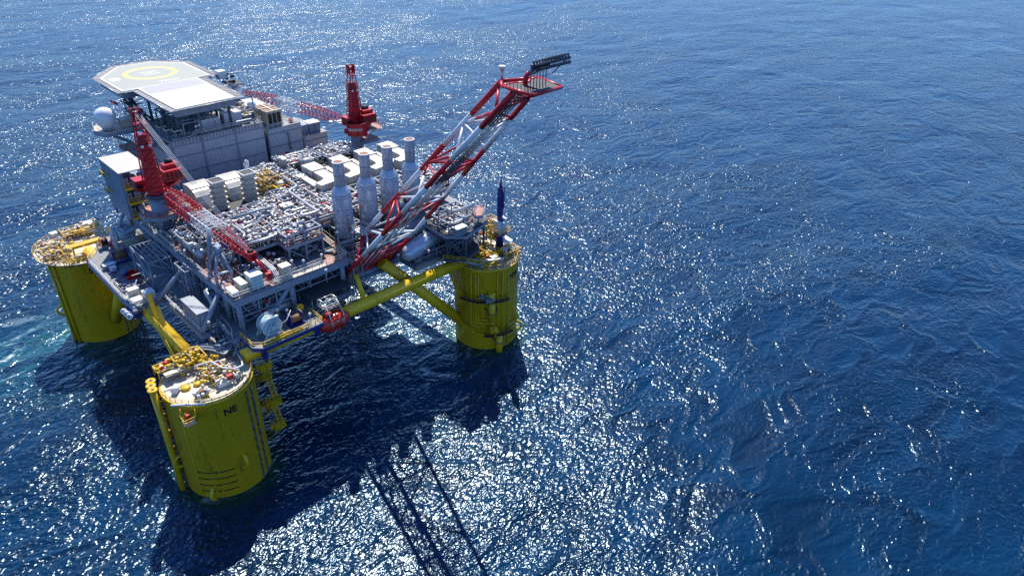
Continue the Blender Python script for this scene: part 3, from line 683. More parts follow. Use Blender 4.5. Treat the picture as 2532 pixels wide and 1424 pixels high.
MB().rail([(18.9, -9, ZC), (18.9, 22.3, ZC), (11.8, 22.3, ZC), (11.6, 25.9, ZC), (4.8, 25.9, ZC), (3.3, 25.9, ZC), (3.3, 21.9, ZC), (-8, 21.9, ZC)], 1.15, False, .05, 1.6).build('railing', WHITE, proc)
# stack platform with its own rails in front of the first stack
t = thing('stack_platform', 'railed grating walkway wrapped round the foot of the nearest stack', 'walkway', (-4, 23, 35.6))
slab(t, 'walkway', [(-9.6, 25.0), (-.2, 24.8), (.2, 27.2), (-9.4, 27.6)], 36.0, GRATE, STEEL, .5, .12)
slab(t, 'walkway', [(-8.6, 27.9), (-.4, 27.6), (-.3, 29.2), (-8.4, 29.6)], 34.2, GRATE, STEEL, .5, .12)
MB().rail([(.1, 24.9, 36), (.2, 27.1, 36), (-9.3, 27.5, 36)], 1.2, False, .055, 1.2).rail([(-.3, 27.7, 34.2), (-.3, 29.1, 34.2), (-8.4, 29.5, 34.2)], 1.2, False, .055, 1.2).build('railing', PIPEG, t)
m = MB()
for x in (-9, -6, -3, -.2):
    m.tube((x, 26.2, ZL), (x, 26.2, 35.5), .16, 6); m.tube((x, 26.3, 33.6), (x, 29, 33.6), .12, 6)
m.build('post', STEEL, t)
# open stair from process deck to upper deck, and on down
t = thing('open_stair', 'wooden looking open stair dropping from the process deck to the pink landing', 'stair', (2, 27, ZB))
MB().stair((3.4, 21.6, ZC), (1.7, 26.6, ZB+1.6), 1.3, 16).build('flight', TAN, t); MB().stair((1.6, 27.6, ZB+1.6), (1.5, 29.8, ZB+.05), 1.3, 8).build('flight', TAN, t)
MB().box(.9, 2.4, 26.6, 27.7, ZB+1.5, ZB+1.62).build('landing', PINK, t)
t = thing('open_stair', 'lower open stair with rusty treads in the frame left of the boom foot', 'stair', (1.5, 30, ZL))
MB().stair((-.4, 29.6, ZB-.6), (-.2, 31.6, 30.4), 1.1, 12).build('flight', TAN, t); MB().stair((.2, 31.2, 30.2), (.4, 29.6, ZL), 1.1, 12).build('flight', TAN, t)
MB().box(-.9, 1.0, 31.0, 32.2, 30.2, 30.32).build('landing', PINK, t)
frames(-1.2, .9, 27.6, 32.2, ZL, ZB-.4, 1, 2, .1, 2).build('stair_frame', STEEL, t)
t = thing('stair_tower', 'shaded grey stair tower between the deck and the grey shed', 'stair', (28.5, 22, ZL))
frames(26.9, 28.2, 9.5, 14.5, ZL, ZB, 1, 2, .09, 2).build('stair_frame', STEEL, t); MB().stair((27.5, 10, ZB-.4), (27.5, 14.2, 30.2), 1, 14).stair((27.5, 14.2, 30.2), (27.5, 10, ZL), 1, 14).build('flight', STEEL, t)
# shaded machinery between the lower and upper decks
for i, (b, l) in enumerate((((19, 25.6, 9, 15), 'shaded pipes and frames under the long east edge of the upper deck'), ((20, 25.6, 17, 25), 'dark frames and pipes on the lower deck beyond the grey shed'),
        ((14, 25, 27, 30.6), 'dark pipework and tanks under the north edge between the deck columns'), ((2, 13, 22, 29), 'dim pipework under the pale north walkway behind the lifeboat'),
        ((18, 26, -12, -2), 'dark pipe racks behind the lattice tower on the east side'), ((-13, 0, 18, 25.5), 'dark pipes under the deck behind the foot of the flare boom'), ((-34, -15.5, 23, 31.8), 'dark pipes and pumps under the large grey vessel right of the boom foot'))):
    module('pipe_rack', l, 'pipe rack', b, ZL, (ZB-.9 if i != 6 else ZL+2.0), 8, 26, 36, 40+i, 3, 2, STEEL, 'shaded pipe racks between the decks', PIPEG, STEEL, STEEL, True, (.1, .28), 2)
t = thing('storage_tank', 'long pale blue tank lying under the north edge of the deck', 'tank', (19, 30, ZL))
MB().tube((15.2, 30.0, ZL+1.7), (21.4, 30.0, ZL+1.7), 1.0, 20).build('shell', PIPEG, t); MB().box(15.6, 21, 29.4, 30.6, ZL, ZL+.7).build('saddle', STEELD, t)
t = thing('canopy', 'flat dark grating canopy beside the lifeboat', 'canopy', (8, 31, ZL+2))
MB().prism([(2.6, 28), (12, 28), (12, 33.6), (2.6, 33.6)], ZL+2.6, ZL+2.75).build('canopy_roof', GRATE, t)
m = MB()
for x in (2.8, 11.8):
    for y in (28.2, 33.4): m.box(x-.1, x+.1, y-.1, y+.1, ZL, ZL+2.6)
m.build('post', STEEL, t)

# ------------------------------------------------------------------ buildings at the far end
def panel_block(t, x0, x1, y0, y1, z0, z1, wallm=WALL, bands=(.33, .66), colsx=()):
    MB().box(x0, x1, y0, y1, z0, z1).build('wall', wallm, t)
    MB().box(x0-.15, x1+.15, y0-.15, y1+.15, z1, z1+.12).build('roof', ROOF, t)
    m = MB()
    for k in bands: z = z0+(z1-z0)*k; m.box(x0, x1, y1, y1+.14, z-.16, z+.16); m.box(x1, x1+.14, y0, y1, z-.16, z+.16)
    for x in colsx: m.box(x-.18, x+.18, y1, y1+.18, z0, z1)
    m.box(x1-.2, x1+.17, y1-.2, y1+.17, z0, z1); m.box(x0, x1, y1, y1+.16, z1-1.5, z1-1.3)
    m.build('wall_stiffener', STEEL, t)
quarters = thing('living_quarters', 'large windowless grey panelled accommodation block below the helideck', 'building', (0, -36, ZB))
panel_block(quarters, -12, 11.6, -46, -26.5, ZB, 46, colsx=(-4.4, 4.2))
m = MB().rail([(11.5, -45, 46.1), (11.5, -26.6, 46.1), (-11.9, -26.6, 46.1), (-11.9, -40, 46.1)], 1.2, False, .055, 1.6)
m.build('roof_railing', PIPEG, quarters)
m = MB().path([(11.2, -26.1, 46.5), (6.6, -26.1, 46.5), (5.6, -26.1, 47.6), (-9.2, -26.1, 47.6), (-9.6, -26.1, 46.6), (-11.6, -26.1, 46.6)], .17, 8, .3)
m.path([(11.2, -25.8, 46.2), (6.4, -25.8, 46.2), (5.4, -25.8, 47.2), (-9.2, -25.8, 47.2)], .12, 8, .3); m.build('roof_edge_pipe', PIPEG, quarters)
m = MB()
for i in range(26): x = 10.6-i*.85; m.tube((x, -26.3, 46), (x, -26.3, 44.9), .06, 4)
m.build('hanging_bracket', STEELD, quarters, 'stuff')
annex = thing('annex_block', 'narrower grey block right of the accommodation with a ventilation unit on top', 'building', (-17.5, -35, ZB))
panel_block(annex, -22.6, -12.9, -44, -26.2, ZB, 43.8, bands=(.5,), colsx=())
MB().rail([(-13.1, -26.4, 43.9), (-22.4, -26.4, 43.9)], 1.1, False, .05, 1.6).build('roof_railing', WHITE, annex)
MB().path([(-17.2, -25.9, 42.4), (-18.4, -25.9, 42.4), (-18.6, -25.9, 41.6), (-18.6, -25.9, 37.2)], .22, 8, .4).build('wall_pipe', PIPEG, annex)
MB().tube((-17.4, -26.2, 35.6), (-17.4, -25.9, 35.6), 1.1, 20).build('round_vent', BLACK, annex)
annex2 = thing('annex_block', 'low ribbed grey block at the right end of the row with beige flat roof', 'building', (-26.5, -35, ZB))
panel_block(annex2, -30.3, -22.9, -42, -26.2, ZB, 39.7, bands=(), colsx=())
# roof plant
def chiller(x, y, label):
    t = thing('air_chiller', label, 'air chiller', (x, y, 46.12), 'chillers with V shaped sides on the roof edge')
    MB().box(x-1.0, x+1.0, y-.9, y+.9, 48.0, 48.2).build('fan_deck', CREAM, t)
    m = MB()
    for s in (-1, 1): m.rings([[(x+s*.95, y-.85, 48), (x+s*.95, y+.85, 48), (x+s*.1, y+.85, 46.3), (x+s*.1, y-.85, 46.3)], [(x+s*.85, y-.85, 48), (x+s*.85, y+.85, 48), (x, y+.85, 46.3), (x, y-.85, 46.3)]], True, False)
    m.build('coil_panel', STEEL, t)
    MB().lathe(x-.4, y, [(.4, 48.2), (.4, 48.4), (.1, 48.42)], 14).build('fan_cowl', BLACK, t); MB().lathe(x+.45, y, [(.35, 48.2), (.35, 48.4), (.1, 48.42)], 14).build('fan_cowl', BLACK, t)
    m = MB()
    for a in (-.95, .95):
        for b in (-.85, .85): m.box(x+a-.06, x+a+.06, y+b-.06, y+b+.06, 46.12, 48)
    m.build('corner_post', STEEL, t)
for x, y, l in ((10.7, -33.2, 'backmost of the three roof chillers at the left roof edge'), (10.4, -29.8, 'middle one of the three roof chillers at the left roof edge'), (9.2, -27.9, 'foremost roof chiller, at the corner of the accommodation roof'),
        (-9.2, -28.8, 'pale roof chiller beside the thin mast at the right of the roof'), (-11, -30.4, 'rear pale chiller next to the mast on the right of the roof')): chiller(x, y, l)
def shed(x0, x1, y0, y1, z0, z1, label):
    t = thing('plant_container', label, 'container', ((x0+x1)/2, (y0+y1)/2, z0), 'corrugated blue grey containers on the roof')
    MB().box(x0, x1, y0, y1, z0, z1).build('corrugated_wall', WALL, t)
    m = MB(); k = 5
    for i in range(k): a = x0+(x1-x0)*i/k; m.box(a+.06, a+(x1-x0)/k-.06, y0, y1+.04, z1, z1+.25)
    m.build('roof_cap', WHITE, t)
shed(-1.7, 3.0, -30.2, -27.6, 46.12, 49.0, 'left one of two corrugated containers standing at the front of the roof')
shed(-7.6, -2.9, -30.6, -28.0, 46.12, 49.2, 'right one of two corrugated containers standing at the front of the roof')
t = thing('goalpost_gantry', 'open grey goalpost frame with dark stair on the roof under the helideck edge', 'frame', (6, -28, 46.12))
frames(3.8, 7.8, -29.5, -27.0, 46.12, 49.6, 1, 1, .12, 1, False).build('steel_frame', STEEL, t)
module('roof_plant', 'cluttered pale pipes and fan housings on the right part of the accommodation roof', 'roof plant', (-11.6, -6.0, -37, -31), 46.12, 48.6, 14, 10, 46, 61, 2, 2, STEEL, vm=CREAM)
module('roof_plant', 'dark pipes and cabinets in the shade below the helideck on the roof', 'roof plant', (-3, 9, -40, -32), 46.12, 50.5, 6, 14, 30, 62, 3, 2, STEELD, pmw=PIPEG, pmg=STEEL, vm=STEEL)
t = thing('ventilation_unit', 'tan ventilation unit with rusty open fan bays on the annex roof', 'ventilation unit', (-16.2, -31, 43.92))
MB().box(-18.3, -14.2, -35, -27.8, 44.3, 47.8).build('housing', TAN, t)
m = MB()
for i in range(3): m.box(-17.9+i*1.25, -16.9+i*1.25, -27.79, -27.74, 44.5, 47.3)
m.build('intake_opening', BLACK, t)
m = MB()
for i in range(2):
    for j in range(3): m.box(-18.0+i*2.0, -16.4+i*2.0, -34.6+j*2.3, -32.8+j*2.3, 47.8, 47.86)
m.build('fan_bay', BROWN, t); m = MB(); m.box(-18.5, -14.0, -31.6, -31.3, 47.8, 48.0); m.box(-18.5, -14.0, -28.1, -27.7, 47.8, 48.0); m.box(-16.4, -16.0, -35, -27.8, 47.86, 48.05); m.build('roof_beam', CREAM, t)
m = MB(); m.box(-18.3, -14.2, -35, -27.8, 43.92, 44.3); m.build('base_frame', STEELD, t)
t = thing('flat_roof_cover', 'pale ribbed flat cover behind the tan ventilation unit', 'cover', (-15.5, -40, 43.92))
MB().box(-18.5, -13.4, -43.5, -36, 43.92, 47.6).build('cover_sheet', PARK, t)
t = thing('red_pump', 'small bright red pump at the front edge of the annex roof', 'pump', (-20.6, -27.6, 43.92))
m = MB(); m.tube((-20.6, -28.2, 44.6), (-20.6, -27.2, 44.6), .4, 12); m.box(-21, -20.2, -28, -27.3, 43.92, 44.5); m.build('pump_body', RED, t)
for i, (x, l) in enumerate(((-24.6, 'left'), (-26.6, 'middle'), (-28.4, 'right'))):
    crate(x-.8, x+.8, -31, -27.6, 39.82, 42.4, l+' one of three grey plant cabinets on the low ribbed block', STEEL, 'cabinet', 'plant_cabinet', 'grey plant cabinets on the low block roof', True)
t = thing('antenna_mast', 'tall thin antenna mast rising from the right corner of the accommodation roof', 'antenna mast', (-11.2, -28.4, 46.12))
MB().tube((-11.2, -28.4, 46.12), (-11.2, -28.4, 54), .28, 8, .16).build('pole', PIPEG, t); MB().tube((-11.2, -28.4, 54), (-11.2, -28.4, 60), .07, 6, .03).build('whip_antenna', STEELD, t)
m = MB()
for z in (52.5, 54.5, 56.5): m.tube((-11.9, -28.4, z), (-10.5, -28.4, z), .05, 4)
m.build('cross_arm', STEELD, t)
def radome(x, y, z, r, zb, label):
    t = thing('radome', label, 'radome', (x, y, zb), 'white radomes round the helideck')
    MB().sphere((x, y, z), r, 28, 18, 1.06).build('dome', RADOME, t)
    MB().lathe(x, y, [(r*.55, zb), (r*.5, z-r*.8)], 16).build('pedestal', STEEL, t)
radome(18.5, -48.3, 48.1, 2.5, 45.1, 'large white radome ball on the platform left of the helideck')
radome(-14.4, -44.2, 50.2, 1.35, 43.92, 'small white radome behind the right corner of the helideck')
radome(-12.7, -32.7, 49, 1.1, 46.12, 'small white radome beside the thin mast on the roof')
t = thing('satellite_platform', 'grey platform cantilevered to the left carrying the large radome', 'platform', (15, -50, 43.5))
slab(t, 'deck_plate', [(11.6, -53), (20.4, -54), (21.4, -50), (19.6, -46.2), (11.6, -46.2)], 45.0, CREAM, STEEL, .9)
MB().rail([(11.8, -46.3, 45), (19.5, -46.3, 45), (21.3, -50, 45), (20.3, -53.9, 45)], 1.1, False, .05, 1.5).build('railing', WHITE, t)
m = MB()
for p_, q_ in (((19, -48, 44), (11.6, -48, 39)), ((19, -52, 44), (11.6, -50, 39))): m.tube(p_, q_, .25, 8)
m.build('support_strut', STEEL, t)
crate(12.4, 15.6, -49.8, -47.2, 45.02, 47.2, 'grey cabin between the large radome and the crane mast', TAN)
MBt = thing('windsock', 'pale orange windsock on a pole by the large radome', 'windsock', (14.2, -50.6, 45.02))
MB().tube((14.2, -50.6, 45.02), (14.2, -50.6, 50.4), .07, 6).build('pole', WHITE, MBt); MB().tube((14.2, -50.6, 50.2), (15.6, -51.4, 51.2), .38, 10, .2).build('sock', REDB, MBt)
t = thing('escape_platform', 'dark balcony with pink floor on the east wall behind the red mast', 'balcony', (14, -44, 40))
slab(t, 'deck_plate', [(11.8, -47), (17.5, -47), (17.5, -41.5), (11.8, -41.5)], 41.2, PINK, STEEL, .7)
MB().rail([(11.9, -41.6, 41.2), (17.4, -41.6, 41.2), (17.4, -46.9, 41.2)], 1.1, False, .06, 1.4).build('railing', PIPEG, t)
MB().box(12.2, 16.6, -46.5, -43, 37.2, 40.2).build('wall', WALL, t)
m = MB(); m.tube((17.2, -42, 40.4), (11.7, -42, 35.5), .2, 6); m.tube((17.2, -46, 40.4), (11.7, -46, 35.5), .2, 6); m.build('support_strut', STEEL, t)
for k, (x, y, h_) in enumerate(((13.2, -38, 6), (13.2, -31.5, 4))):
    pass
t = thing('side_walkways', 'stacked grey stairs and walkways on the east wall under the helideck', 'walkway', (13, -36, 40))
m = MB().stair((12.6, -45, 46), (12.6, -38, 50.8), 1.2, 20).stair((13.4, -30, 46), (12.6, -37, 42), 1.1, 16); m.build('flight', STEEL, t)
m = MB()
for z in (46, 49, 51.4): m.box(11.8, 13.6, -47, -44, z-.1, z)
m.box(11.9, 13.2, -40, -27, 45.4, 45.5); m.build('landing', GRATE, t)
MB().rail([(13.1, -40, 45.5), (13.1, -27, 45.5)], 1.1, False, .05, 1.5).rail([(13.5, -47, 49), (13.5, -44, 49)], 1.1).build('railing', PIPEG, t)

# ------------------------------------------------------------------ helideck
ZH = 54.0
heli = thing('helideck', 'white and grey green helideck with yellow ring and H, overhanging the sea', 'helideck', (0, -48, 46.2))
OCT = [(13.4, -63.6), (13.4, -47.3), (9.55, -47.3), (9.55, -24.4), (-5.6, -25.3), (-6.4, -48.8), (-10.2, -49.4), (-10.6, -67.0), (-3.6, -73.7), (5.6, -73.4)]
MB().prism(OCT, ZH-.35, ZH).build('deck_surface', MARKW, heli)
def inset(poly, d):
    n = len(poly); a = sum(poly[i][0]*poly[(i+1) % n][1]-poly[(i+1) % n][0]*poly[i][1] for i in range(n)); s = 1 if a > 0 else -1; o = []
    for i in range(n):
        p0, p1, p2 = (Vector(poly[(i+k-1) % n]) for k in range(3)); e1 = (p1-p0).normalized(); e2 = (p2-p1).normalized()
        n1 = Vector((-e1.y, e1.x))*s; n2 = Vector((-e2.y, e2.x))*s; b = (n1+n2); b = b/ max(.2, b.dot(b))*2
        o.append(tuple(p1+b*d))
    return o
MB().prism([(12.8, -63.3), (12.8, -47.9), (-9.7, -49.5), (-10.0, -66.7), (-3.4, -73.1), (5.4, -72.8)], ZH+.004, ZH+.012).build('landing_area', HELI, heli)
MB().prism([(8.9, -47.9), (8.9, -41), (-5.6, -41.9), (-5.8, -48.7)], ZH+.014, ZH+.022).build('grey_zone', PARKG, heli)
MB().prism([(8.9, -40.9), (8.9, -25.0), (-5.1, -25.9), (-5.5, -41.8)], ZH+.004, ZH+.012).build('parking_area', PARK, heli)
def ringmesh(cx, cy, r0, r1, z, n=72):
    m = MB(); q = [(cx+r*math.cos(2*math.pi*k/n), cy+r*math.sin(2*math.pi*k/n), z) for r in (r0, r1) for k in range(n)]
    return m._add(q, [(k, (k+1) % n, n+(k+1) % n, n+k) for k in range(n)])
ringmesh(1.2, -61.2, 5.6, 6.85, ZH+.018).build('yellow_ring', MARKY, heli)
m = MB()
for y in (-62.5, -59.9): m.box(-.9, 3.5, y-.28, y+.28, ZH+.012, ZH+.02)
m.box(1.0, 1.6, -62.22, -60.18, ZH+.012, ZH+.02); m.build('letter_h', MARKW, heli)
MB().box(9.6, 12.0, -61.4, -58.2, ZH+.012, ZH+.02).build('white_patch', MARKW, heli)
text_mesh('deck_lettering', 'VITO', MARKW, heli, 2.6, lambda u, v: (.3-u*.95, -52.6-v*.9+1.9, ZH+.02))
m = MB()
for a, b in (((12.8, -47.75), (-5.8, -48.6)),): m.obox((3.5, -48.3, ZH+.02), 18.6, .35, .01, math.atan2(-.85, -18.6))
m.build('border_line', MARKW, heli)
net = MB(); OUT = [(14.9, -64.6), (14.9, -45.6), (11.3, -45.4), (11.3, -22.6), (-7.4, -23.6), (-8.3, -47.1), (-12.0, -47.7), (-12.3, -68.0), (-4.2, -75.3), (6.6, -75.0)]
n = len(OCT)
for i in range(n):
    j = (i+1) % n
    if i == 2 or i == 5: pass
    net.rings([[(*OCT[i], ZH-.2), (*OCT[j], ZH-.2), (*OUT[j], ZH+.05), (*OUT[i], ZH+.05)], [(*OCT[i], ZH-.26), (*OCT[j], ZH-.26), (*OUT[j], ZH-.01), (*OUT[i], ZH-.01)]], True, False)
net.build('safety_net', NETM, heli)
m = MB()
for i in range(n):
    j = (i+1) % n; m.tube((*OUT[i], ZH+.05), (*OUT[j], ZH+.05), .09, 6)
    L = (Vector(OUT[j])-Vector(OUT[i])).length; k = max(2, int(L/1.7))
    for q in range(k): a = Vector((*OCT[i], ZH-.15)).lerp(Vector((*OCT[j], ZH-.15)), q/k); b = Vector((*OUT[i], ZH+.08)).lerp(Vector((*OUT[j], ZH+.08)), q/k); m.tube(a, b, .06, 4)
m.build('net_frame', PIPEG, heli)
m = MB()
for i in range(n):
    a, b = Vector((*OCT[i], 0)), Vector((*OCT[(i+1) % n], 0)); d = b-a; c = (a+b)/2
    m.obox((c.x, c.y, ZH-1.15), d.length, .3, 1.5, math.atan2(d.y, d.x))
for y in (-30, -36, -42, -54, -60, -66): m.box(-5.5 if y > -48 else -10, 9 if y > -48 else 13, y-.2, y+.2, ZH-1.7, ZH-.36)
m.build('edge_girder', STEEL, heli)
m = MB()
for x in (-4.5, 2, 8.6):
    for y in (-28, -36, -45): m.tube((x, y, 46.12), (x, y, ZH-1.6), .35, 10)
    m.tube((x, -46.5, 44), (x*1.1, -60, ZH-1.6), .35, 10); m.tube((x, -46.5, 39), (x*1.1, -68, ZH-1.8), .35, 10)
m.tube((8.6, -46, 46.4), (12, -54, ZH-1.6), .3, 8)
m.build('support_strut', STEELD, heli)
snarl(9.5, 13.5, -56, -44, 47, 52.4, 16, (.08, .18), 71).build('under_deck_pipework', STEELD, heli, 'stuff')
crate(-13.4, -11.4, -49, -46.6, ZH-1.2, ZH+1.1, 'white box and black foam monitor at the right shoulder of the helideck', WHITE)
t = thing('foam_monitor', 'dark foam monitor and lamps right of the helideck shoulder', 'monitor', (-14.2, -46, 52))
valves(-15.6, -13, -47.5, -43.5, 52.2, 54, 12, 5).build('monitor_gear', BLACK, t); slab(t, 'platform', [(-16, -48), (-12.6, -48), (-12.6, -42.5), (-16, -42.5)], 52.2, GRATE, STEEL, .3, .1)
m = MB(); m.tube((-14, -44, 52), (-14, -43, 43.9), .2, 6); m.build('post', STEEL, t)
# ------------------------------------------------------------------ flare boom
def chL(z): return Vector((-6.1+.028*(z-34), 24.8+1.042*(z-34), z))
def chM(z): return Vector((.6-.06*(z-34), 33.8+.957*(z-34), z))
def chR(z): return Vector((-11.7+.1*(z-34), 33.6+.957*(z-34), z))
BANDS = [20, 36.2, 43.4, 50.1, 57.0, 63.6, 70.5, 90]
boom = thing('flare_boom', 'tall red and white lattice flare boom leaning out over the sea', 'flare boom', (-5, 28, 26.5))
bm = [MB() for _ in range(7)]; bp = [MB() for _ in range(7)]
def seg(a, b, r, n=10, store=None):
    store = store or bm; a, b = Vector(a), Vector(b)
    if a.z > b.z: a, b = b, a
    for i in range(7):
        lo, hi = BANDS[i], BANDS[i+1]; z0, z1 = max(a.z, lo), min(b.z, hi)
        if z1-z0 > 1e-3 or (abs(b.z-a.z) < 1e-3 and lo <= a.z < hi):
            t0 = (z0-a.z)/max(b.z-a.z, 1e-6) if b.z-a.z > 1e-3 else 0; t1 = (z1-a.z)/max(b.z-a.z, 1e-6) if b.z-a.z > 1e-3 else 1
            store[i].tube(a.lerp(b, t0), a.lerp(b, t1), r, n)
footM, footR, topz = chM(27.3), chR(27.3), 77.4
seg(chL(36.8), chL(topz-.6), .48, 14); seg(footM, chM(topz), .45, 14); seg(footR, chR(74.6), .42, 14)
for f in (footM, footR): seg(chL(36.8), f+Vector((0, -.4, .2)), .3)
LN, RN, MN = [36.8, 48.4, 58.7, 68.5, 76.4], [38.6, 50.2, 60.4, 70.6, 74.6], [32.3, 43.4, 54.4, 64.6, 73.5]
for i in range(5):
    l, r_, m_ = chL(LN[i]), chR(RN[i]), chM(MN[i])
    seg(l, r_, .22); seg(l, m_, .22)
    if i < 4:
        m2 = chM(MN[i+1]); seg(l, m2, .24); seg(r_, m2, .22); seg(l, chR(RN[i+1]), .18); seg(r_, chM(LN[i]+1.5), .2)
        seg(chM(RN[i]-.5), r_, .2); seg(l, chM((MN[i]+MN[i+1])/2), .17)
    seg(r_, m_, .22)
for z in (28, 30, 32, 34): seg(chM(z), chR(z), .2)
seg(chM(28), chR(33), .2); seg(chR(28), chM(33), .2); seg(footM, footR, .35); seg(chL(36.8)-Vector((0, .3, 3)), chL(36.8), .3)
m = MB(); q0, q1, q2, q3 = chM(27.5), chR(27.5), chR(32.5), chM(32.5); m.rings([[q0, q1, q2, q3], [v_+Vector((0, -.12, .12)) for v_ in (q0, q1, q2, q3)]], True, False); m.build('foot_grating', RED, boom)
for k in range(7):   # the flare pipes and their supports, lying in the lower face of the boom
    f = .1+.07*k; w = chR(77)-chM(77)
    pr = (.18, .1, .14, .09, .15, .09, .12)[k]; off = Vector((0, .35, -.35))*(k % 2)
    seg(chM(29)+(chR(29)-chM(29))*f+off, chM(76.2)+(chR(76.2)-chM(76.2))*f+off, pr, 8, bp)
for i in range(12): z = 31+i*3.9; seg(chM(z), chM(z)+(chR(z)-chM(z))*.62, .09, 6)
for i in range(7):
    bm[i].build('red_lattice_section' if i % 2 == 0 else 'white_lattice_section', REDB if i % 2 == 0 else WB, boom)
    bp[i].build('flare_pipes', (STEELD if i % 2 == 0 and i > 2 else PIPEW), boom)
tipp = [(-.3, 74.2), (-.1, 80.4), (-6.4, 80.0), (-7.6, 74.4), (-5.6, 74.6), (-4.2, 75.6), (-2.6, 74.4)]
MB().prism(tipp, 77.9, 78.1).build('tip_platform', GRATE, boom)
m = MB()
for i in range(len(tipp)): m.tube((*tipp[i], 78.0), (*tipp[(i+1) % len(tipp)], 78.0), .26, 8)
for q in ((-.3, 74.2), (-7.6, 74.4)): m.tube(chL(77.0), (*q, 78.0), .26, 8)
m.tube(chM(77.4), (-.4, 77, 77.9), .3, 8); m.tube(chR(74.6), (-6.4, 77, 77.9), .3, 8); m.tube((-6.3, 77, 77.8), (-.4, 77, 77.8), .3, 8)
for z in (75, 76, 77): m.tube(chM(z), chR(min(z, 74.6)), .2, 6)
m.build('platform_frame', REDB, boom)
m = MB()
for i in range(9): x = -.2-.02*i; m.tube((-.2, 74.6+i*.7, 78), (-.2, 74.6+i*.7, 79.1), .05, 4)
m.build('guard_post', REDB, boom, 'stuff')
MB().tube(chL(77)+Vector((0, 0, .2)), chL(77)+Vector((0, 0, 1.5)), .22, 8).tube(chL(77)+Vector((0, 0, 1.5)), chL(77)+Vector((0, 0, 2.2)), .3, 12, .55).build('vent_cone', PIPEW, boom)
MB().path([(-3.0, 76.2, 78.1), (-3.0, 76.2, 79.2), (-3.3, 76.6, 79.8)], .36, 10, .4).build('flare_riser', REDB, boom)
MB().tube((-3.3, 76.6, 79.8), (-3.9, 78.0, 81.0), .3, 12).build('flare_pipe', STEEL, boom)
m = MB()
for k in range(6):
    for lv in (0, 1):
        o = Vector((-1.4+k*.55, .1*lv, -.55*lv)); a = Vector((-3.9, 78.0, 81.0))+o; b = Vector((-4.0, 82.0, 82.5))+o
        m.tube(a, b, .2, 8)
        if lv == 0:
            for j in range(8): c = a.lerp(b, (j+.5)/8); m.tube(c, c+Vector((0, -.2, .62)), .13, 6, .2)
m.obox((-4, 78.0, 80.8), 3.4, .5, .9); m.build('burner_rack', STEELD, boom)
m = MB()
for k in range(7): m.path([(-4.9+k*.72, 78.3+.1*k, 78.1), (-4.9+k*.72, 78.3+.1*k, 80.2), (-4.2+k*.2, 79.4, 81.2)], .06, 5)
m.tube((-5.4, 81.4, 82.2), (-5.0, 79.3, 79.9), .07, 5); m.build('pilot_pipe', BLACK, boom, 'stuff')
t = thing('boom_bridge', 'white slatted gangway leading to the white knee of the flare boom', 'gangway', (-5, 24.5, 36))
m = MB()
for i in range(5): m.box(-6.6+i*.55, -6.25+i*.55, 24.9, 29.2, 36.6, 36.75)
m.build('slat', WHITE, t, 'stuff'); MB().rail([(-6.8, 24.9, 36.7), (-6.8, 29.2, 36.7), (-3.9, 29.2, 36.7)], 1.1, False, .06, 1).build('railing', WHITE, t)

# ------------------------------------------------------------------ exhaust stacks
stack_pos = [(-2.3, 25.2), (-9, 24.6), (-15.1, 24.2), (-21.6, 23.6)]
for i, (x, y) in enumerate(stack_pos):
    ZS = 34.0 if i == 0 else ZC-2.4; zt = 52.4
    t = thing('exhaust_stack', 'shiny grey blue exhaust stack, ' + ('nearest of the row of four, left of the flare boom', 'second of the row of four', 'third of the row of four', 'farthest of the row of four, partly behind the red boom')[i], 'exhaust stack', (x, y, ZS), 'four exhaust stacks in a row')
    MB().lathe(x, y, [(2.05, ZS), (2.05, 45.2), (2.0, 45.5)], 40).build('silencer_body', STACKM, t)
    MB().lathe(x, y, [(2.02, 45.5), (1.95, 45.9), (1.22, 47.2), (1.16, 47.3)], 40).build('shoulder_cone', STACKM, t)
    u = MB().lathe(x, y, [(1.16, 47.3), (1.13, zt)], 32); u.f.pop(); u.sm.pop(); u.build('upper_pipe', STACKM, t)
    ringmesh(x, y, .95, 1.18, zt+.01, 32).build('rim', RADOME, t)
    MB().lathe(x, y, [(1.11, zt-1.2), (1.10, zt-.02)], 32).build('inner_liner', BROWN, t)
    m = MB(); [m.obox((x, y, zt-.35), 2.0, .18, .1, a) for a in (0, math.pi/2)]; m.build('rain_grid', TAN, t)
    m = MB()
    for z in (36.6, 39.6, 42.4, 45.0): m.lathe(x, y, [(2.06, z-.05), (2.12, z-.04), (2.12, z+.04), (2.06, z+.05)], 40)
    for z in (47.4, 49.6): m.lathe(x, y, [(1.15, z-.06), (1.19, z-.05), (1.19, z+.05), (1.15, z+.06)], 32)
    m.build('ring_flange', STEEL, t)
    m = MB()
    for a in (150, 20, -100):
        for z in (36, 39, 42, 45): p_ = cylpt(x, y, 2.2, a, z); m.obox(p_, .25, .25, .5)
    m.build('lifting_lug', WHITE, t)
    if i == 0:
        MB().path([(x+1.2, y+1.5, 41.2), (x+.2, y+2.5, 41.2), (x+.1, y+2.5, 37.4)], .22, 8, .6).build('drain_pipe', PIPEG, t)
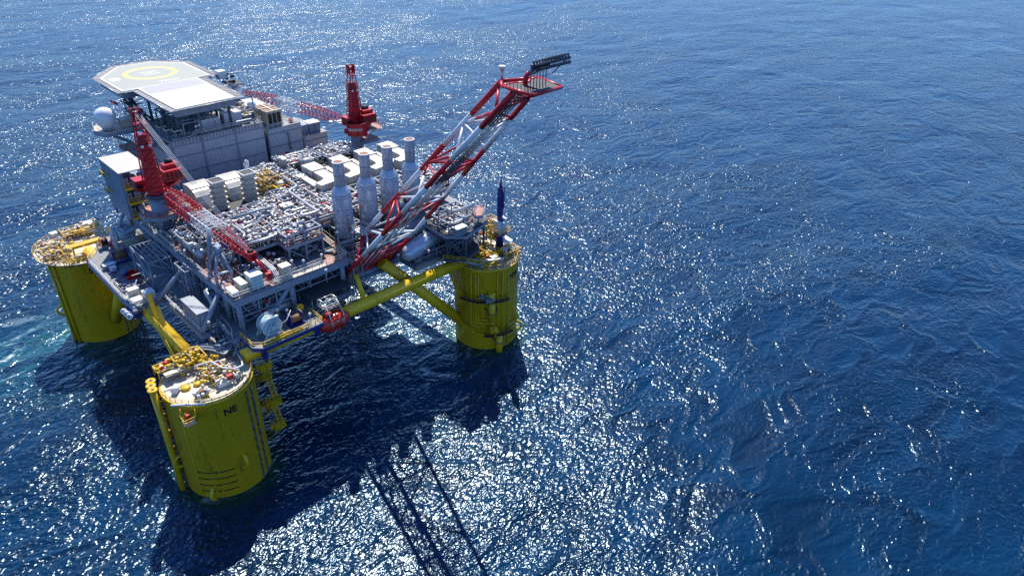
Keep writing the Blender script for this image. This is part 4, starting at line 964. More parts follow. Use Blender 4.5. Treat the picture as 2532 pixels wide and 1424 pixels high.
# ------------------------------------------------------------------ turbine intake ducts between the stacks and the buildings
for i in range(4):
    dx = -7.45*i; sh = (.0, 0, -.3, -.6)[i]; dy = sh
    c = (-9.5+dx, 3+dy, ZC); lab = ('nearest of four', 'second of four', 'third of four', 'farthest of four')[i]
    t = thing('intake_duct', 'cream clad S shaped intake duct, '+lab+' behind the stacks', 'intake duct', c, 'cream intake ducts behind the stacks')
    MB().prism([(-8.6+dx, -2.4+dy), (-12.3+dx, -2.6+dy), (-12.3+dx, 1.0+dy), (-11.6+dx, 2.6+dy), (-8.7+dx, 2.6+dy)], 38.5, 42.0).build('filter_house', CLAD, t)
    m = MB(); pts = []
    prof_in = [(-8.9+dx, 2.7+dy)]; 
    L_ = [(-8.8+dx, 2.7+dy), (-8.6+dx, 7.3+dy), (-8.1+dx, 8.2+dy), (-7.1+dx, 8.6+dy), (-5.6+dx, 8.9+dy)]
    R_ = [(-11.6+dx, 2.7+dy), (-11.5+dx, 7.4+dy), (-10.9+dx, 9.4+dy), (-9.3+dx, 10.8+dy), (-5.9+dx, 11.2+dy)]
    m.prism(L_+R_[::-1], 38.9, 41.85); m.build('duct_elbow', CLAD, t)
    m = MB()
    for k in range(6): y = 3.3+k*.8+dy; m.box(-11.62+dx, -8.7+dx, y, y+.06, 38.9, 41.9)
    for k in range(4): m.box(-6.2+dx-k*.9, -6.14+dx-k*.9, 8.5+dy, 11.2+dy, 38.9, 41.9)
    m.box(-12.35+dx, -8.55+dx, -.2+dy, -.12+dy, 38.5, 42.05); m.box(-12.35+dx, -8.55+dx, 2.58+dy, 2.7+dy, 38.5, 42.08)
    m.build('seam', PIPEG, t, 'stuff')
    t = thing('straight_duct', 'long narrow cream duct beside the S shaped duct, '+lab, 'duct', (-6.4+dx, 4+dy, ZC+1), 'narrow cream ducts behind the stacks')
    MB().prism([(-5.8+dx, 2.2+dy), (-7.2+dx, 2.2+dy), (-7.2+dx, 7.4+dy), (-6.6+dx, 8.3+dy), (-5.4+dx, 8.4+dy)], 39.3, 41.0).build('duct', CLAD, t)
    MB().box(-7.1+dx, -5.6+dx, -.4+dy, 1.7+dy, 39.2, 40.9).build('duct_box', CLAD, t)
    m = MB()
    for q in (0, 3, 6): m.box(-6.5+dx, -6.3+dx, q+dy, q+.2+dy, ZC, 39.3)
    m.build('post', STEEL, t)
    t = thing('air_cooler', 'open topped grey cooler box with louvres, '+lab+' in front of the ducts', 'air cooler', (-7.3+dx, 9+dy, ZC), 'louvred cooler boxes in front of the ducts')
    m = MB(); m.box(-8.25+dx, -6.5+dx, 11.3+dy-3.6+4.2, 11.3+dy-3.6+7.6, 38.35, 39.9); x0, x1, y0, y1 = -8.25+dx, -6.5+dx, 11.9+dy, 15.3+dy
    m.build('housing', PIPEG, t); g = MB()
    for k in range(5): g.box(x0+.12, x1-.12, y0+.15+k*.65, y0+.55+k*.65, 39.9, 39.93)
    g.build('louvre', BLACK, t); g = MB(); g.box(x0-.05, x1+.05, y0-.05, y0+.08, 39.9, 40.0); g.box(x0-.05, x1+.05, y1-.08, y1+.05, 39.9, 40.0); g.box(x0-.05, x0+.08, y0+.09, y1-.09, 39.9, 40.0); g.box(x1-.08, x1+.05, y0+.09, y1-.09, 39.9, 40.0); g.build('rim', WHITE, t)
    t = thing('air_silencer', 'small white mushroom topped silencer, '+lab+' beside the cooler boxes', 'silencer', (-9.6+dx, 13.5+dy, ZC), 'mushroom silencers beside the coolers')
    MB().lathe(-9.6+dx, 13.2+dy, [(.5, ZC), (.5, 39.6), (.3, 39.7), (.3, 40.0)], 14).build('body', PIPEG, t); MB().lathe(-9.6+dx, 13.2+dy, [(.62, 40.0), (.62, 40.3), (.2, 40.4)], 14).build('cap', WHITE, t)
    module('turbine_skid', 'pipes and valves on the skid between duct and stack, '+lab, 'machinery skid', (-11.5+dx, -4.5+dx if i < 3 else -6+dx, 12.2+dy, 20.5+dy), ZC, 40.4, 10, 12, 44, 80+i, 2, 2, STEEL, 'machinery skids between ducts and stacks', vm=PIPEW, floor=GRATE if i % 2 else PINK)

# ------------------------------------------------------------------ louvred towers and hoods in front of the accommodation
for i, (x, y, l) in enumerate(((13.1, .3, 'left'), (6.1, .4, 'right'))):
    t = thing('louvre_tower', l+' one of two stepped grey louvre towers with open square tops', 'louvre tower', (x, y, 34), 'stepped louvre towers')
    z = 35.0
    k = 0
    while z < 44.6:
        m = MB(); a, b, h_ = 1.3, 1.05, 1.22
        m.rings([[(x+sx*b, y+sy*b, z) for sx, sy in ((-1, -1), (1, -1), (1, 1), (-1, 1))], [(x+sx*(a+.15), y+sy*(a+.15), z+h_-.12) for sx, sy in ((-1, -1), (1, -1), (1, 1), (-1, 1))], [(x+sx*(a+.15), y+sy*(a+.15), z+h_) for sx, sy in ((-1, -1), (1, -1), (1, 1), (-1, 1))]], True, False)
        m.build('louvre_tier', CLADL if k % 2 else CLAD, t); z += h_; k += 1
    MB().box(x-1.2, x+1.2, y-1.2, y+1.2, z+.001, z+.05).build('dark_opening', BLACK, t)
    m = MB()
    for s in (-1, 1): m.box(x-1.5, x+1.5, y+s*1.4-.1, y+s*1.4+.1, z, z+.25); m.box(x+s*1.4-.1, x+s*1.4+.1, y-1.29, y+1.29, z, z+.25)
    m.build('rim', WHITE, t)
    MB().tube((x-.5, y+1.2, 34), (x-.5, y+1.2, 35.2), .5, 10).build('base_pipe', STEEL, t)
for i, (x0, x1, l) in enumerate(((11.9, 16.8, 'left'), (4.5, 9.4, 'right'))):
    t = thing('exhaust_hood', l+' one of two big cream quarter round hoods behind the louvre towers', 'exhaust hood', ((x0+x1)/2, -5, 36), 'cream quarter round hoods')
    pr = [(-9.5, 36.5), (-9.5, 42.0), (-6.6, 42.4)]+[(-6.6+5.2*math.sin(R(a)), 37.0+5.4*math.cos(R(a))) for a in range(15, 91, 15)]+[(-1.4, 36.5)]
    m = MB().rings([[(x0, q[0], q[1]) for q in pr], [(x1, q[0], q[1]) for q in pr]], True, False); m.build('hood_shell', CLADL, t)
    m = MB()
    for a in (20, 45, 70):
        y, z = -6.6+5.24*math.sin(R(a)), 37+5.44*math.cos(R(a)); m.obox(((x0+x1)/2, y, z), x1-x0+.1, .12, .12)
    m.build('band', PIPEG, t)
    MB().box(x0+.3, x1-.3, -9, -2, 34.0, 36.5).build('plinth', STEEL, t)
t = thing('storage_vessel', 'short cream upright drum at the left foot of the left louvre tower', 'vessel', (18.2, 1, 34)); MB().lathe(17.9, .2, [(.95, 34), (.95, 39.4), (.4, 39.7), (.1, 39.75)], 20).build('shell', CLAD, t); MB().lathe(17.9, .2, [(.15, 39.75), (.15, 40.2)], 8).build('nozzle', PIPEG, t)
for i, (x, y, l) in enumerate(((-7.4, -9.3, 'rear'), (-7.2, -7.9, 'front'))):
    t = thing('upright_vessel', l+' one of two pale upright cylinders near the annex wall', 'vessel', (x, y, ZC), 'pale upright cylinders')
    MB().lathe(x, y, [(.62, ZC), (.62, 42.2), (.55, 42.4)], 18).build('shell', PIPEG, t); MB().lathe(x, y, [(.66, 42.41), (.66, 42.5)], 18).build('cap', WHITE, t)
t = thing('horizontal_vessel', 'long white drum on a frame in front of the right annex wall', 'vessel', (-13, -8.4, ZC)); MB().tube((-11.4, -8.2, 40.2), (-14.8, -8.2, 40.2), .9, 16).build('shell', CLAD, t); frames(-14.6, -11.6, -8.9, -7.5, ZC, 39.4, 1, 1, .1).build('steel_frame', STEEL, t)
t = thing('twin_column', 'tall thin white twin pipes in front of the right edge of the grey wall', 'pipe column', (1.5, -9, ZC)); MB().tube((1.2, -9.6, ZC), (1.2, -9.6, 43.5), .3, 8).tube((2.0, -9.2, ZC), (2.0, -9.2, 43.2), .3, 8).build('pipe', WHITE, t); MB().path([(1.2, -9.6, 43.4), (1.6, -9.4, 43.8), (2.0, -9.2, 43.2)], .22, 8, .3).build('bend', WHITE, t)
# yellow machinery
module('yellow_machine_frame', 'yellow railed frame with pale machinery behind the right louvre tower', 'machinery frame', (-2.2, 3.6, -7, -1.5), ZC-1, 41.5, 14, 12, 40, 101, 2, 2, YRAIL, pmg=YRAIL, vm=CREAM, lev=2)
module('yellow_machine_frame', 'orange yellow tower with a pale round lid in the middle of the pipework', 'machinery frame', (-3.4, .2, -.6, 2.4), 34.3, 40, 4, 12, 26, 102, 1, 2, YPIPE, pmg=YPIPE, vm=YPIPE, lev=3)
t = thing('round_lid_tank', 'pale round lidded tank beside the yellow tower', 'tank', (-1.8, -.6, 38)); MB().lathe(-1.9, -.4, [(1.2, 37.5), (1.2, 40.1), (.9, 40.4), (.1, 40.5)], 22).build('shell', CREAM, t); MB().lathe(-1.9, -.4, [(1.28, 39.4), (1.28, 39.6)], 22).build('band', YRAIL, t)
t = thing('yellow_deck_patch', 'yellow painted flat cover with a dark hose on it right of the ribbed block', 'cover', (-28, -22, 35.6)); MB().prism([(-24.3, -22.9), (-27.2, -24.6), (-31.0, -22.9), (-27.9, -19.7)], 35.8, 36.0).build('cover_plate', YPIPE, t); MB().path([(-27.6, -21.4, 36.2), (-28.4, -22.4, 36.6), (-29.4, -22.2, 36.6), (-29.4, -21.2, 36.2)], .16, 6, .4).build('hose', BLACK, t); frames(-30, -25.6, -23.6, -21, ZB, 35.8, 1, 1, .12).build('steel_frame', STEEL, t)
# ------------------------------------------------------------------ dense process pipework
mods = [((-8, 3, 10, 21.5), 39.9, 'pale pipe tangle left of the nearest stack', PINK), ((3.2, 10.6, 13.5, 22), 40.0, 'tangle of white pipes and rusty valves in the middle of the process deck', PINK),
        ((3.6, 11.4, 22.4, 25.8), 40.3, 'packed white pipework on the projecting front corner of the process deck', PINK), ((10.8, 18.6, 14.5, 22), 39.7, 'pale pipes along the front left edge of the process deck', GRATE),
        ((11, 18.6, 6.5, 14.2), 39.9, 'pipes and small tanks in front of the left louvre tower', GRATE), ((3.4, 10.6, 5.8, 13.2), 40.1, 'pipes and fittings in front of the right louvre tower', GRATE),
        ((-7, 3, 3.2, 9.8), 40.4, 'dense pipes and orange decking right of the yellow tower', PINK), ((-6, 3, -13, -8), 40.3, 'clutter of pipes along the foot of the accommodation wall', GRATE),
        ((-18, -8, -16, -9.2), 40.2, 'pipes and grey cabinets along the foot of the annex wall', GRATE), ((-28.5, -19, -16, -8), 40.0, 'dark pipe clutter round the foot of the far crane', GRATE),
        ((-33.5, -27, 12, 22.5), 40.0, 'pale pipes at the far right edge behind the last stack', PINK), ((-7.8, -3, -6.5, 1.5), 40.6, 'white pipe rack between the yellow frame and the cream ducts', GRATE)]
for i, (b, z1, l, fl) in enumerate(mods):
    ar = (b[1]-b[0])*(b[3]-b[2])
    module('process_module', l, 'pipe module', b, ZC, z1, int(ar*.62), int(ar*.42), int(ar*1.7), 200+i, 2, 2, STEEL, 'process pipe modules', vm=PIPEW, floor=fl, rr=(.06, .2))
def bigpipe(label, pts, r, m_=PIPEW, bend=.8):
    t = thing('process_pipe', label, 'pipe', (pts[0][0], pts[0][1], min(p_[2] for p_ in pts)), 'large pale pipes'); MB().path(pts, r, 12, bend).build('pipe_run', m_, t)
    m = MB()
    for p_ in pts[1:-1:2]: m.box(p_[0]-.1, p_[0]+.1, p_[1]-.1, p_[1]+.1, ZC-.0, p_[2]-r)
    m.build('pipe_support', STEEL, t); return t
zz = 41.2
bigpipe('big white pipe with a square loop running forward from the yellow tower', [tuple(at(x, y, zz)) for x, y in ((700, 436), (735, 460), (713, 473), (786, 523), (745, 534), (745, 524), (765, 521))], .3)
bigpipe('white pipe zigzagging beside the blue grey lidded box', [tuple(at(x, y, zz-.6)) for x, y in ((716, 519), (722, 522), (752, 513), (752, 508), (742, 506))], .26)
bigpipe('two storey white pipe following the cooler boxes', [tuple(at(x, y, 40.8)) for x, y in ((748, 464), (790, 490), (800, 497))], .2)
bigpipe('pale header pipe along the rear left of the process deck', [tuple(at(x, y, 41)) for x, y in ((571, 541), (640, 520), (672, 513))], .28, STEEL)
bigpipe('pale pipe along the front rail of the process deck', [tuple(at(x, y, 39.6)) for x, y in ((612, 604), (660, 590), (700, 573), (712, 560))], .26, PIPEW)
bigpipe('white inlet pipes fanned out on the left front of the process deck', [tuple(at(x, y, 40.6)) for x, y in ((575, 556), (590, 566), (606, 580), (600, 588))], .24)
bigpipe('double white pipe bend on the left front of the process deck', [tuple(at(x, y, 40.8)) for x, y in ((583, 553), (600, 566), (612, 560), (640, 549))], .2)
crate(*(lambda p_: (p_.x-1.2, p_.x+1.2, p_.y-1.0, p_.y+1.0))(at(708, 512, 40)), ZC, 40.6, 'pale blue lidded box amid the process pipes', CYAN)
t = thing('pipe_column', 'blue grey bent column rising from the front of the process deck', 'column', (5, 23.5, ZC)); MB().path([tuple(at(758, 582, 38.6)), tuple(at(757, 565, 40)), tuple(at(748, 550, 42)), tuple(at(738, 551, 42))], .35, 8, .5).build('column', STEEL, t)
t = thing('red_valve', 'bright red valve wheel at the front right of the process pipes', 'valve', tuple(at(763, 550, 39.2))); q = at(763, 550, 39.2); MB().lathe(q.x, q.y, [(.1, q.z-.9), (.5, q.z-.3), (.55, q.z+.1), (.2, q.z+.4)], 12).build('valve_body', RED, t)

# ------------------------------------------------------------------ cranes
def lattice(t, p, q, w0, w1, h0, h1, bays, cols, side, up=Vector((0, 0, 1)), r=.13, wmid=None):
    p, q, side = Vector(p), Vector(q), Vector(side).normalized()
    def sec(f):
        k = 1-abs(2*f-1); wm = wmid or max(w0, w1)
        w = (w0+(w1-w0)*f)*(1) if not wmid else (w0+(wm-w0)*min(1, f/.18) if f < .18 else (wm if f < .7 else wm+(w1-wm)*(f-.7)/.3))
        h_ = h0+(h1-h0)*f if not wmid else (h0+(h0*2-h0)*min(1, f/.18) if f < .18 else (h0*2 if f < .7 else h0*2+(h1-h0*2)*(f-.7)/.3))
        c = p.lerp(q, f); return [c+side*(sx*w/2)+up*(sz*h_/2) for sx, sz in ((-1, -1), (1, -1), (1, 1), (-1, 1))]
    for (f0, f1, name, m_) in cols:
        m = MB(); i0, i1 = round(f0*bays), round(f1*bays)
        for i in range(i0, i1):
            a, b = sec(i/bays), sec((i+1)/bays)
            for k in range(4):
                m.tube(a[k], b[k], r, 6); m.tube(a[k], a[(k+1) % 4], r*.6, 5); m.tube(a[k], b[(k+1) % 4], r*.55, 5)
        e = sec(i1/bays)
        for k in range(4): m.tube(e[k], e[(k+1) % 4], r*.6, 5)
        m.build(name, m_, t)
def crane(x, y, zb, label, house_c, cab_c, bdir, pivot, head, cols, flip=1, drop=0):
    t = thing('pedestal_crane', label, 'crane', (x, y, zb), 'red pedestal cranes')
    MB().lathe(x, y, [(1.7, zb), (1.7, 42.6)], 28).build('pedestal', STEEL, t)
    MB().lathe(x, y, [(2.1, 42.6), (2.3, 42.8), (2.3, 43.3), (2.0, 43.4)], 28).build('slew_ring', STEELD, t)
    MB().lathe(x, y, [(.4, 43.4), (1.7, 43.5), (1.6, 44.0)], 20).build('turntable', RED, t)
    # tower
    n_before = set(t.children); m = MB(); sx, sy = bdir
    def q(a, w, z): return [(x+a[0]*w-sy*0+dx*w*.55, y+dy*w*.55, z) for dx, dy in ((-1, -1), (1, -1), (1, 1), (-1, 1))]
    m.rings([[(x+dx*1.35, y+dy*1.2, 43.8) for dx, dy in ((-1, -1), (1, -1), (1, 1), (-1, 1))], [(x+dx*1.05, y+dy*.95, 51) for dx, dy in ((-1, -1), (1, -1), (1, 1), (-1, 1))], [(x+dx*.75, y+dy*.7, 56.2) for dx, dy in ((-1, -1), (1, -1), (1, 1), (-1, 1))]], True, False)
    m.build('tower', RED, t)
    m = MB()
    for dx, dy in ((-1, 1), (1, 1), (1, -1), (-1, -1)):
        m.tube((x+dx*1.7, y+dy*1.5, 43.6), (x+dx*.95, y+dy*.85, 56.5), .13, 6)
        m.tube((x+dx*.95, y+dy*.85, 56.5), (x+dx*.45, y+dy*.4, 60.6), .14, 6)
    for z in range(45, 57, 2):
        w = 1.7-.75*(z-43.6)/12.9
        for a, b in (((-1, -1), (1, -1)), ((1, -1), (1, 1)), ((1, 1), (-1, 1)), ((-1, 1), (-1, -1))): m.tube((x+a[0]*w, y+a[1]*w*.88, z), (x+b[0]*w, y+b[1]*w*.88, z), .08, 5); m.tube((x+a[0]*w, y+a[1]*w*.88, z), (x+b[0]*w*.93, y+b[1]*w*.82, z+2), .06, 5)
    for z in (57.5, 59): m.tube((x-.8, y, z), (x+.8, y, z), .1, 5); m.tube((x, y-.8, z), (x, y+.8, z), .1, 5)
    m.build('tower_lattice', RED, t)
    MB().box(x-1.5, x+1.3, y-1.3, y+1.2, 54.2, 54.35).build('tower_platform', RED, t); MB().box(x-1.4, x+.9, y-1.2, y+1, 58.3, 58.42).build('tower_platform', RED, t)
    MB().rail([(x-1.5, y-1.3, 54.35), (x+1.3, y-1.3, 54.35), (x+1.3, y+1.2, 54.35), (x-1.5, y+1.2, 54.35)], 1.0, True, .045, 1).rail([(x-1.4, y-1.2, 58.4), (x+.9, y-1.2, 58.4), (x+.9, y+1, 58.4)], 1.0, False, .045, 1).build('tower_railing', BROWN, t)
    m = MB(); m.box(x-.9, x-.75, y-.7, y+.7, 59, 61.6); m.box(x+.75, x+.9, y-.7, y+.7, 59, 61.6); m.box(x-.9, x+.9, y-.1, y+.1, 61.4, 61.6); m.tube((x-.7, y, 60.4), (x+.7, y, 60.4), .5, 12); m.build('sheave_head', RED, t)
    m = MB(); m.sphere((x-.8, y+1.1, 54), .35, 10, 6); m.sphere((x+.7, y+1.1, 54), .35, 10, 6); m.build('floodlight_pair', LAMPW, t)
    if drop:
        for c_ in set(t.children)-n_before:
            for v_ in c_.data.vertices:
                h_ = v_.co.z+zb-44
                if h_ > 0: v_.co.z -= h_*drop/17.5
    # machinery house
    hx, hy, hz = house_c
    m = MB(); m.box(hx-2.0, hx+2.0, hy-1.9, hy+1.7, hz-1.4, hz+1.0); m.build('engine_house', RED, t)
    m = MB(); m.box(hx-1.9, hx+1.2, hy-1.7, hy+.4, hz+1.0, hz+1.9); m.build('engine_hood', RED, t)
    MB().tube((hx-1.2, hy-1.1, hz+2.2), (hx+.4, hy-1.1, hz+2.2), .5, 12).build('exhaust_silencer', BLACK, t)
    m = MB(); d = Vector((hx-x, hy-y, 0)); m.obox((x+d.x*.5, y+d.y*.5, 43.5), d.length+2, 2.6, .7, math.atan2(d.y, d.x)); m.build('turntable_arm', RED, t)
    m = MB()
    for k in range(4): m.box(hx+1.2-.9*k, hx+1.5-.9*k, hy+1.7, hy+1.78, hz-1.0, hz+.6)
    m.build('louvre', BLACK, t)
    MB().rail([(hx-2.2, hy+2.2, hz-1.4), (hx+2.3, hy+2.2, hz-1.4), (hx+2.3, hy-2, hz-1.4)], 1.1, False, .05, 1).build('house_railing', BROWN, t)
    cx_, cy_, cz_ = cab_c
    m = MB(); m.rings([[(cx_-1.1, cy_-1.4, cz_-1.1), (cx_+1.1, cy_-1.4, cz_-1.1), (cx_+1.1, cy_+1.1, cz_-1.1), (cx_-1.1, cy_+1.1, cz_-1.1)], [(cx_-1.1, cy_-1.4, cz_+1.2), (cx_+1.1, cy_-1.4, cz_+1.2), (cx_+1.1, cy_+1.5, cz_+1.2), (cx_-1.1, cy_+1.5, cz_+1.2)]], True, False)
    cab = m.build('operator_cab', RED, t)
    m = MB(); m.obox((cx_, cy_+1.34, cz_+.15), 1.9, .04, 1.5); m.obox((cx_+1.12, cy_+.3, cz_+.2), .04, 1.7, 1.3); m.obox((cx_-1.12, cy_+.3, cz_+.2), .04, 1.7, 1.3); m.build('window', GLASS, cab)
    m = MB(); d = Vector((cx_-x, cy_-y, 0)); m.obox((x+d.x*.5, y+d.y*.5, 43.2), d.length, 1.4, .4, math.atan2(d.y, d.x)); m.build('cab_bracket', RED, t)
    b = Vector(head)-Vector(pivot); side = b.cross(Vector((0, 0, 1)))
    lattice(t, pivot, head, 1.8, 1.2, 1.2, .9, 26, cols, side, r=.13 if flip == 1 else .09, wmid=3.3 if flip == 1 else 2.1)
    m = MB(); top = Vector((x, y, 61-drop)); hd = Vector(head)
    for k in (-.45, -.15, .15, .45): s_ = side.normalized()*k; m.tube(top+s_, hd+s_+Vector((0, 0, .8)), .05, 4)
    m.build('luffing_rope', PIPEG, t, 'stuff')
    return t
ce = crane(24, -4.8, ZB, 'red crane whose boom lies along the east edge of the deck on an A frame', (18.9, -8.6, 45.6), (25.6, -9.0, 44.6), (0, 1), (22.2, -6.5, 43), (19.2, 25.4, 38.9), [(0, .42, 'red_boom_section', REDB), (.42, .69, 'white_boom_section', WB), (.69, 1, 'red_boom_tip_section', REDB)])
m = MB(); m.box(18.4, 20.0, 25.2, 27.0, 38.2, 39.9); m.tube((19.2, 26.8, 38.9), (18.2, 29.6, 36.6), .45, 10, .3); m.box(17.7, 18.7, 29.0, 30.6, 35.4, 36.6); m.build('boom_head', RED, ce)
MB().tube((18.7, 26.2, 39.9), (19.7, 26.2, 39.9), .5, 14).build('head_sheave', BLACK, ce)
m = MB(); b0, b1 = Vector((22.2, -6.5, 43)), Vector((19.2, 25.4, 38.9)); c = b0.lerp(b1, .78)+Vector((1.75, .3, .0)); c2 = b0.lerp(b1, .86)+Vector((1.65, 0, .0))
m.rings([[c+Vector((0, 0, -.4)), c2+Vector((0, 0, -.4)), c2+Vector((0, 0, .5)), c+Vector((0, 0, .5))], [c+Vector((.06, 0, -.4)), c2+Vector((.06, 0, -.4)), c2+Vector((.06, 0, .5)), c+Vector((.06, 0, .5))]], True, False); m.build('boom_sign', BLUE, ce)
# octagonal platform round the pedestal
t = thing('crane_platform', 'octagonal railed platform round the pedestal of the near crane', 'platform', (24, -4.8, 37))
slab(t, 'deck_plate', [(24+4.1*math.cos(R(22.5+45*k)), -4.8+4.1*math.sin(R(22.5+45*k))) for k in range(8)], 39.6, PINK, STEEL, .7)
MB().rail([(24+4.0*math.cos(R(22.5+45*k)), -4.8+4.0*math.sin(R(22.5+45*k)), 39.6) for k in range(8)], 1.15, True, .055, 1.2).build('railing', STEEL, t)
m = MB()
for k in range(8): a = R(22.5+45*k); m.tube((24+1.7*math.cos(a), -4.8+1.7*math.sin(a), 35.6), (24+3.9*math.cos(a), -4.8+3.9*math.sin(a), 38.7), .2, 6)
m.build('support_strut', STEEL, t); MB().path(arc(22.6, -7.6, 1.3, 0, 330, 40.1, 12), .25, 8).build('cable_coil', BLACK, t)
cwst = crane(-34, -17, ZB, 'red crane on the west side, its boom stretched out behind the accommodation', (-36.6, -15.2, 45.2), (-31.2, -16.2, 44.9), (0, -1), (-31.4, -19.8, 44.6), (-18.0, -47.5, 48.2), [(0, .42, 'red_boom_section', REDB), (.42, .66, 'white_boom_section', WB), (.66, 1, 'red_boom_tip_section', REDB)], 2, 2.4)
# curved counterweight shield with the maker's lettering
fcx, fcy = -33.6, -15.8
m = MB(); n = 14; rr = [[(fcx+3.5*math.cos(R(8+100*i/n)), fcy+3.5*math.sin(R(8+100*i/n)), z) for z in (41.2, 44.6)]+[(fcx+3.3*math.cos(R(8+100*i/n)), fcy+3.3*math.sin(R(8+100*i/n)), z) for z in (44.6, 41.2)] for i in range(n+1)]
m.rings(rr, True, False); sh_ = m.build('curved_shield', RED, cwst)
text_mesh('shield_lettering', 'SEATRAX', MARKW, cwst, .95, lambda u, v: (fcx+3.54*math.cos(R(48)+u/3.54), fcy+3.54*math.sin(R(48)+u/3.54), 43.0+v))
m = MB(); m.obox((-33.4, -15.6, 42.2), 5.4, 4.6, 1.2, .4); m.build('base_box', RED, cwst)
MB().box(-34.6, -29.2, -4, 11, 38.1, 38.35).build('outrigger_beam', STEEL, proc)
t = thing('crane_foundation', 'grey box girders carrying the foot of the west side crane', 'foundation', (-33, -17, 34)); MB().box(-36.5, -27.2, -19.5, -14.5, 33.2, 34.0).build('box_girder', STEEL, t)
m = MB(); m.tube((-35.5, -17, 33.2), (-24.6, -17, 27), .5, 10); m.tube((-31, -17, 33.2), (-24.6, -17, 29), .4, 10); m.build('support_strut', STEEL, t)
t = thing('crane_platform', 'pink floored curved platform at the right of the far crane', 'platform', (-36.5, -15, 37)); slab(t, 'deck_plate', [(-38.6, -20), (-34.2, -20), (-34.2, -13), (-38.6, -13)], 39.6, PINK, STEEL, .7)
slab(t, 'upper_plate', [(-40.2, -18.6), (-37.0, -18.6), (-37.0, -12.6), (-38.6, -11.8), (-40.2, -14)], 42.4, PINK, CREAM, .5, .1)
MB().rail([(-40.1, -18.5, 42.4), (-40.1, -14, 42.4), (-38.6, -11.9, 42.4)], 1.1, False, .05, 1).build('railing', BROWN, t)
t = thing('boom_rest', 'grey blue A shaped steel frame that the near crane boom lies on', 'boom rest', (23, 22, ZB))
ax, ay, az_ = 23.4, 21.6, 40.4
m = MB()
for p_ in ((26.0, 24.6), (25.2, 19.8), (23.2, 25.0), (22.6, 20.4)): m.tube((ax, ay, az_), (p_[0], p_[1], ZB+3.0), .3, 10); m.tube((p_[0], p_[1], ZB), (p_[0], p_[1], ZB+3.0), .3, 10)
m.build('frame_leg', STEEL, t); m = MB(); m.tube((ax+.6, ay+1.5, az_+.2), (ax-.6, ay-1.5, az_+.2), .35, 8); m.box(ax-.5, ax+.5, ay-.6, ay+.6, az_-.3, az_+.5); m.build('cross_head', STEEL, t); MB().tube((26, 24.6, ZB+2.8), (23.2, 25, ZB+2.8), .22, 8).build('tie_bar', WHITE, t)
t = thing('rest_post', 'single leaning blue grey post under the white part of the near boom', 'post', (22.5, 12, ZB)); q = at(516, 565, 42.0); MB().tube((q.x+1.5, q.y+1, 36), (q.x, q.y, 42), .45, 10).tube((q.x+1.5, q.y+1, ZB), (q.x+1.5, q.y+1, 36), .3, 8).build('post', STEEL, t)
# ------------------------------------------------------------------ cable reels
def reel(x, y, z, R_, L, label, m_, rot=0):
    t = thing('cable_reel', label, 'cable reel', (x, y, z), 'large cable reels on the lower deck')
    ca, sa = math.cos(rot), math.sin(rot)
    def X(u, v, w): return (x+u*ca-v*sa, y+u*sa+v*ca, z+w)
    MB().tube(X(-L/2, 0, R_+.3), X(L/2, 0, R_+.3), R_*.86, 36).build('drum', m_, t)
    for s in (-1, 1):
        a, b = X(s*L/2-.06, 0, R_+.3), X(s*L/2+.06, 0, R_+.3); MB().tube(a, b, R_, 40).build('flange', m_, t)
        m = MB(); m.tube(X(s*(L/2+.4), -R_*1.05, 0), X(s*(L/2+.4), -.2, R_+1.2), .16, 6); m.tube(X(s*(L/2+.4), R_*1.05, 0), X(s*(L/2+.4), .2, R_+1.2), .16, 6)
        for h_ in (.5, 1.2, 1.9): k = 1-h_/(R_+1.2); m.tube(X(s*(L/2+.4), -R_*1.05*k, h_), X(s*(L/2+.4), R_*1.05*k, h_), .13, 6)
        m.tube(X(s*(L/2+.4), -R_*1.1, .1), X(s*(L/2+.4), R_*1.1, .1), .16, 6); m.build('side_frame', m_, t)
    m = MB(); m.tube(X(L/2+.3, 0, R_+.3), X(L/2+.7, 0, R_+.3), .5, 12); m.obox(X(L/2+.3, R_*.5, R_*1.9), .5, .6, 1.6, rot); m.obox(X(-L/2+.3, R_*.9, R_*.6), .4, .5, 1.2, rot); m.build('drive_gear', m_, t)
    m = MB()
    for k in range(2):
        u = -L*.2+k*L*.3; pts = [X(u+.5*math.sin(a*.9), math.cos(R(a*18+20))*R_*.88, R_+.3+math.sin(R(a*18+20))*R_*.88) for a in range(0, 8)]
        m.path(pts[:5+k % 3], .06, 5)
    m.build('loose_cable', BLACK, t)
    return t
reel(21.9, 35.0, ZL, 2.0, 2.4, 'big pale cyan cable reel on the blue edged platform beside the lifeboat', CYAN, math.pi/2)
reel(28.6, -21.4, ZL+.6, 2.1, 3.6, 'big pale cyan cable reel on the east balcony near the SE leg', CYAN)
t = thing('cable_reel', 'small dark red hose reel beside the east side cable reel', 'hose reel', (32.6, -22.5, ZL), 'large cable reels on the lower deck'); MB().tube((32.0, -22.5, 28), (33.2, -22.5, 28), .75, 18).build('drum', BLACK, t)
MB().tube((31.9, -22.5, 28), (32.02, -22.5, 28), 1.15, 22).tube((33.2, -22.5, 28), (33.32, -22.5, 28), 1.15, 22).build('flange', RED, t); MB().box(31.9, 33.3, -22.9, -22.1, ZL, 27.1).build('stand', STEEL, t)
t = thing('sunlit_pedestal', 'rusty cream box platform that the east cable reel stands on', 'pedestal', (28.6, -20, ZL)); MB().box(26.2, 31.0, -23.4, -19.0, ZL, ZL+.55).build('plinth', CREAM, t); MB().rail([(26.2, -19, ZL+.55), (25.0, -19, ZL+.55), (25.0, -23, ZL+.55)], 1.1, False, .06, 1).build('railing', YRAIL, t)
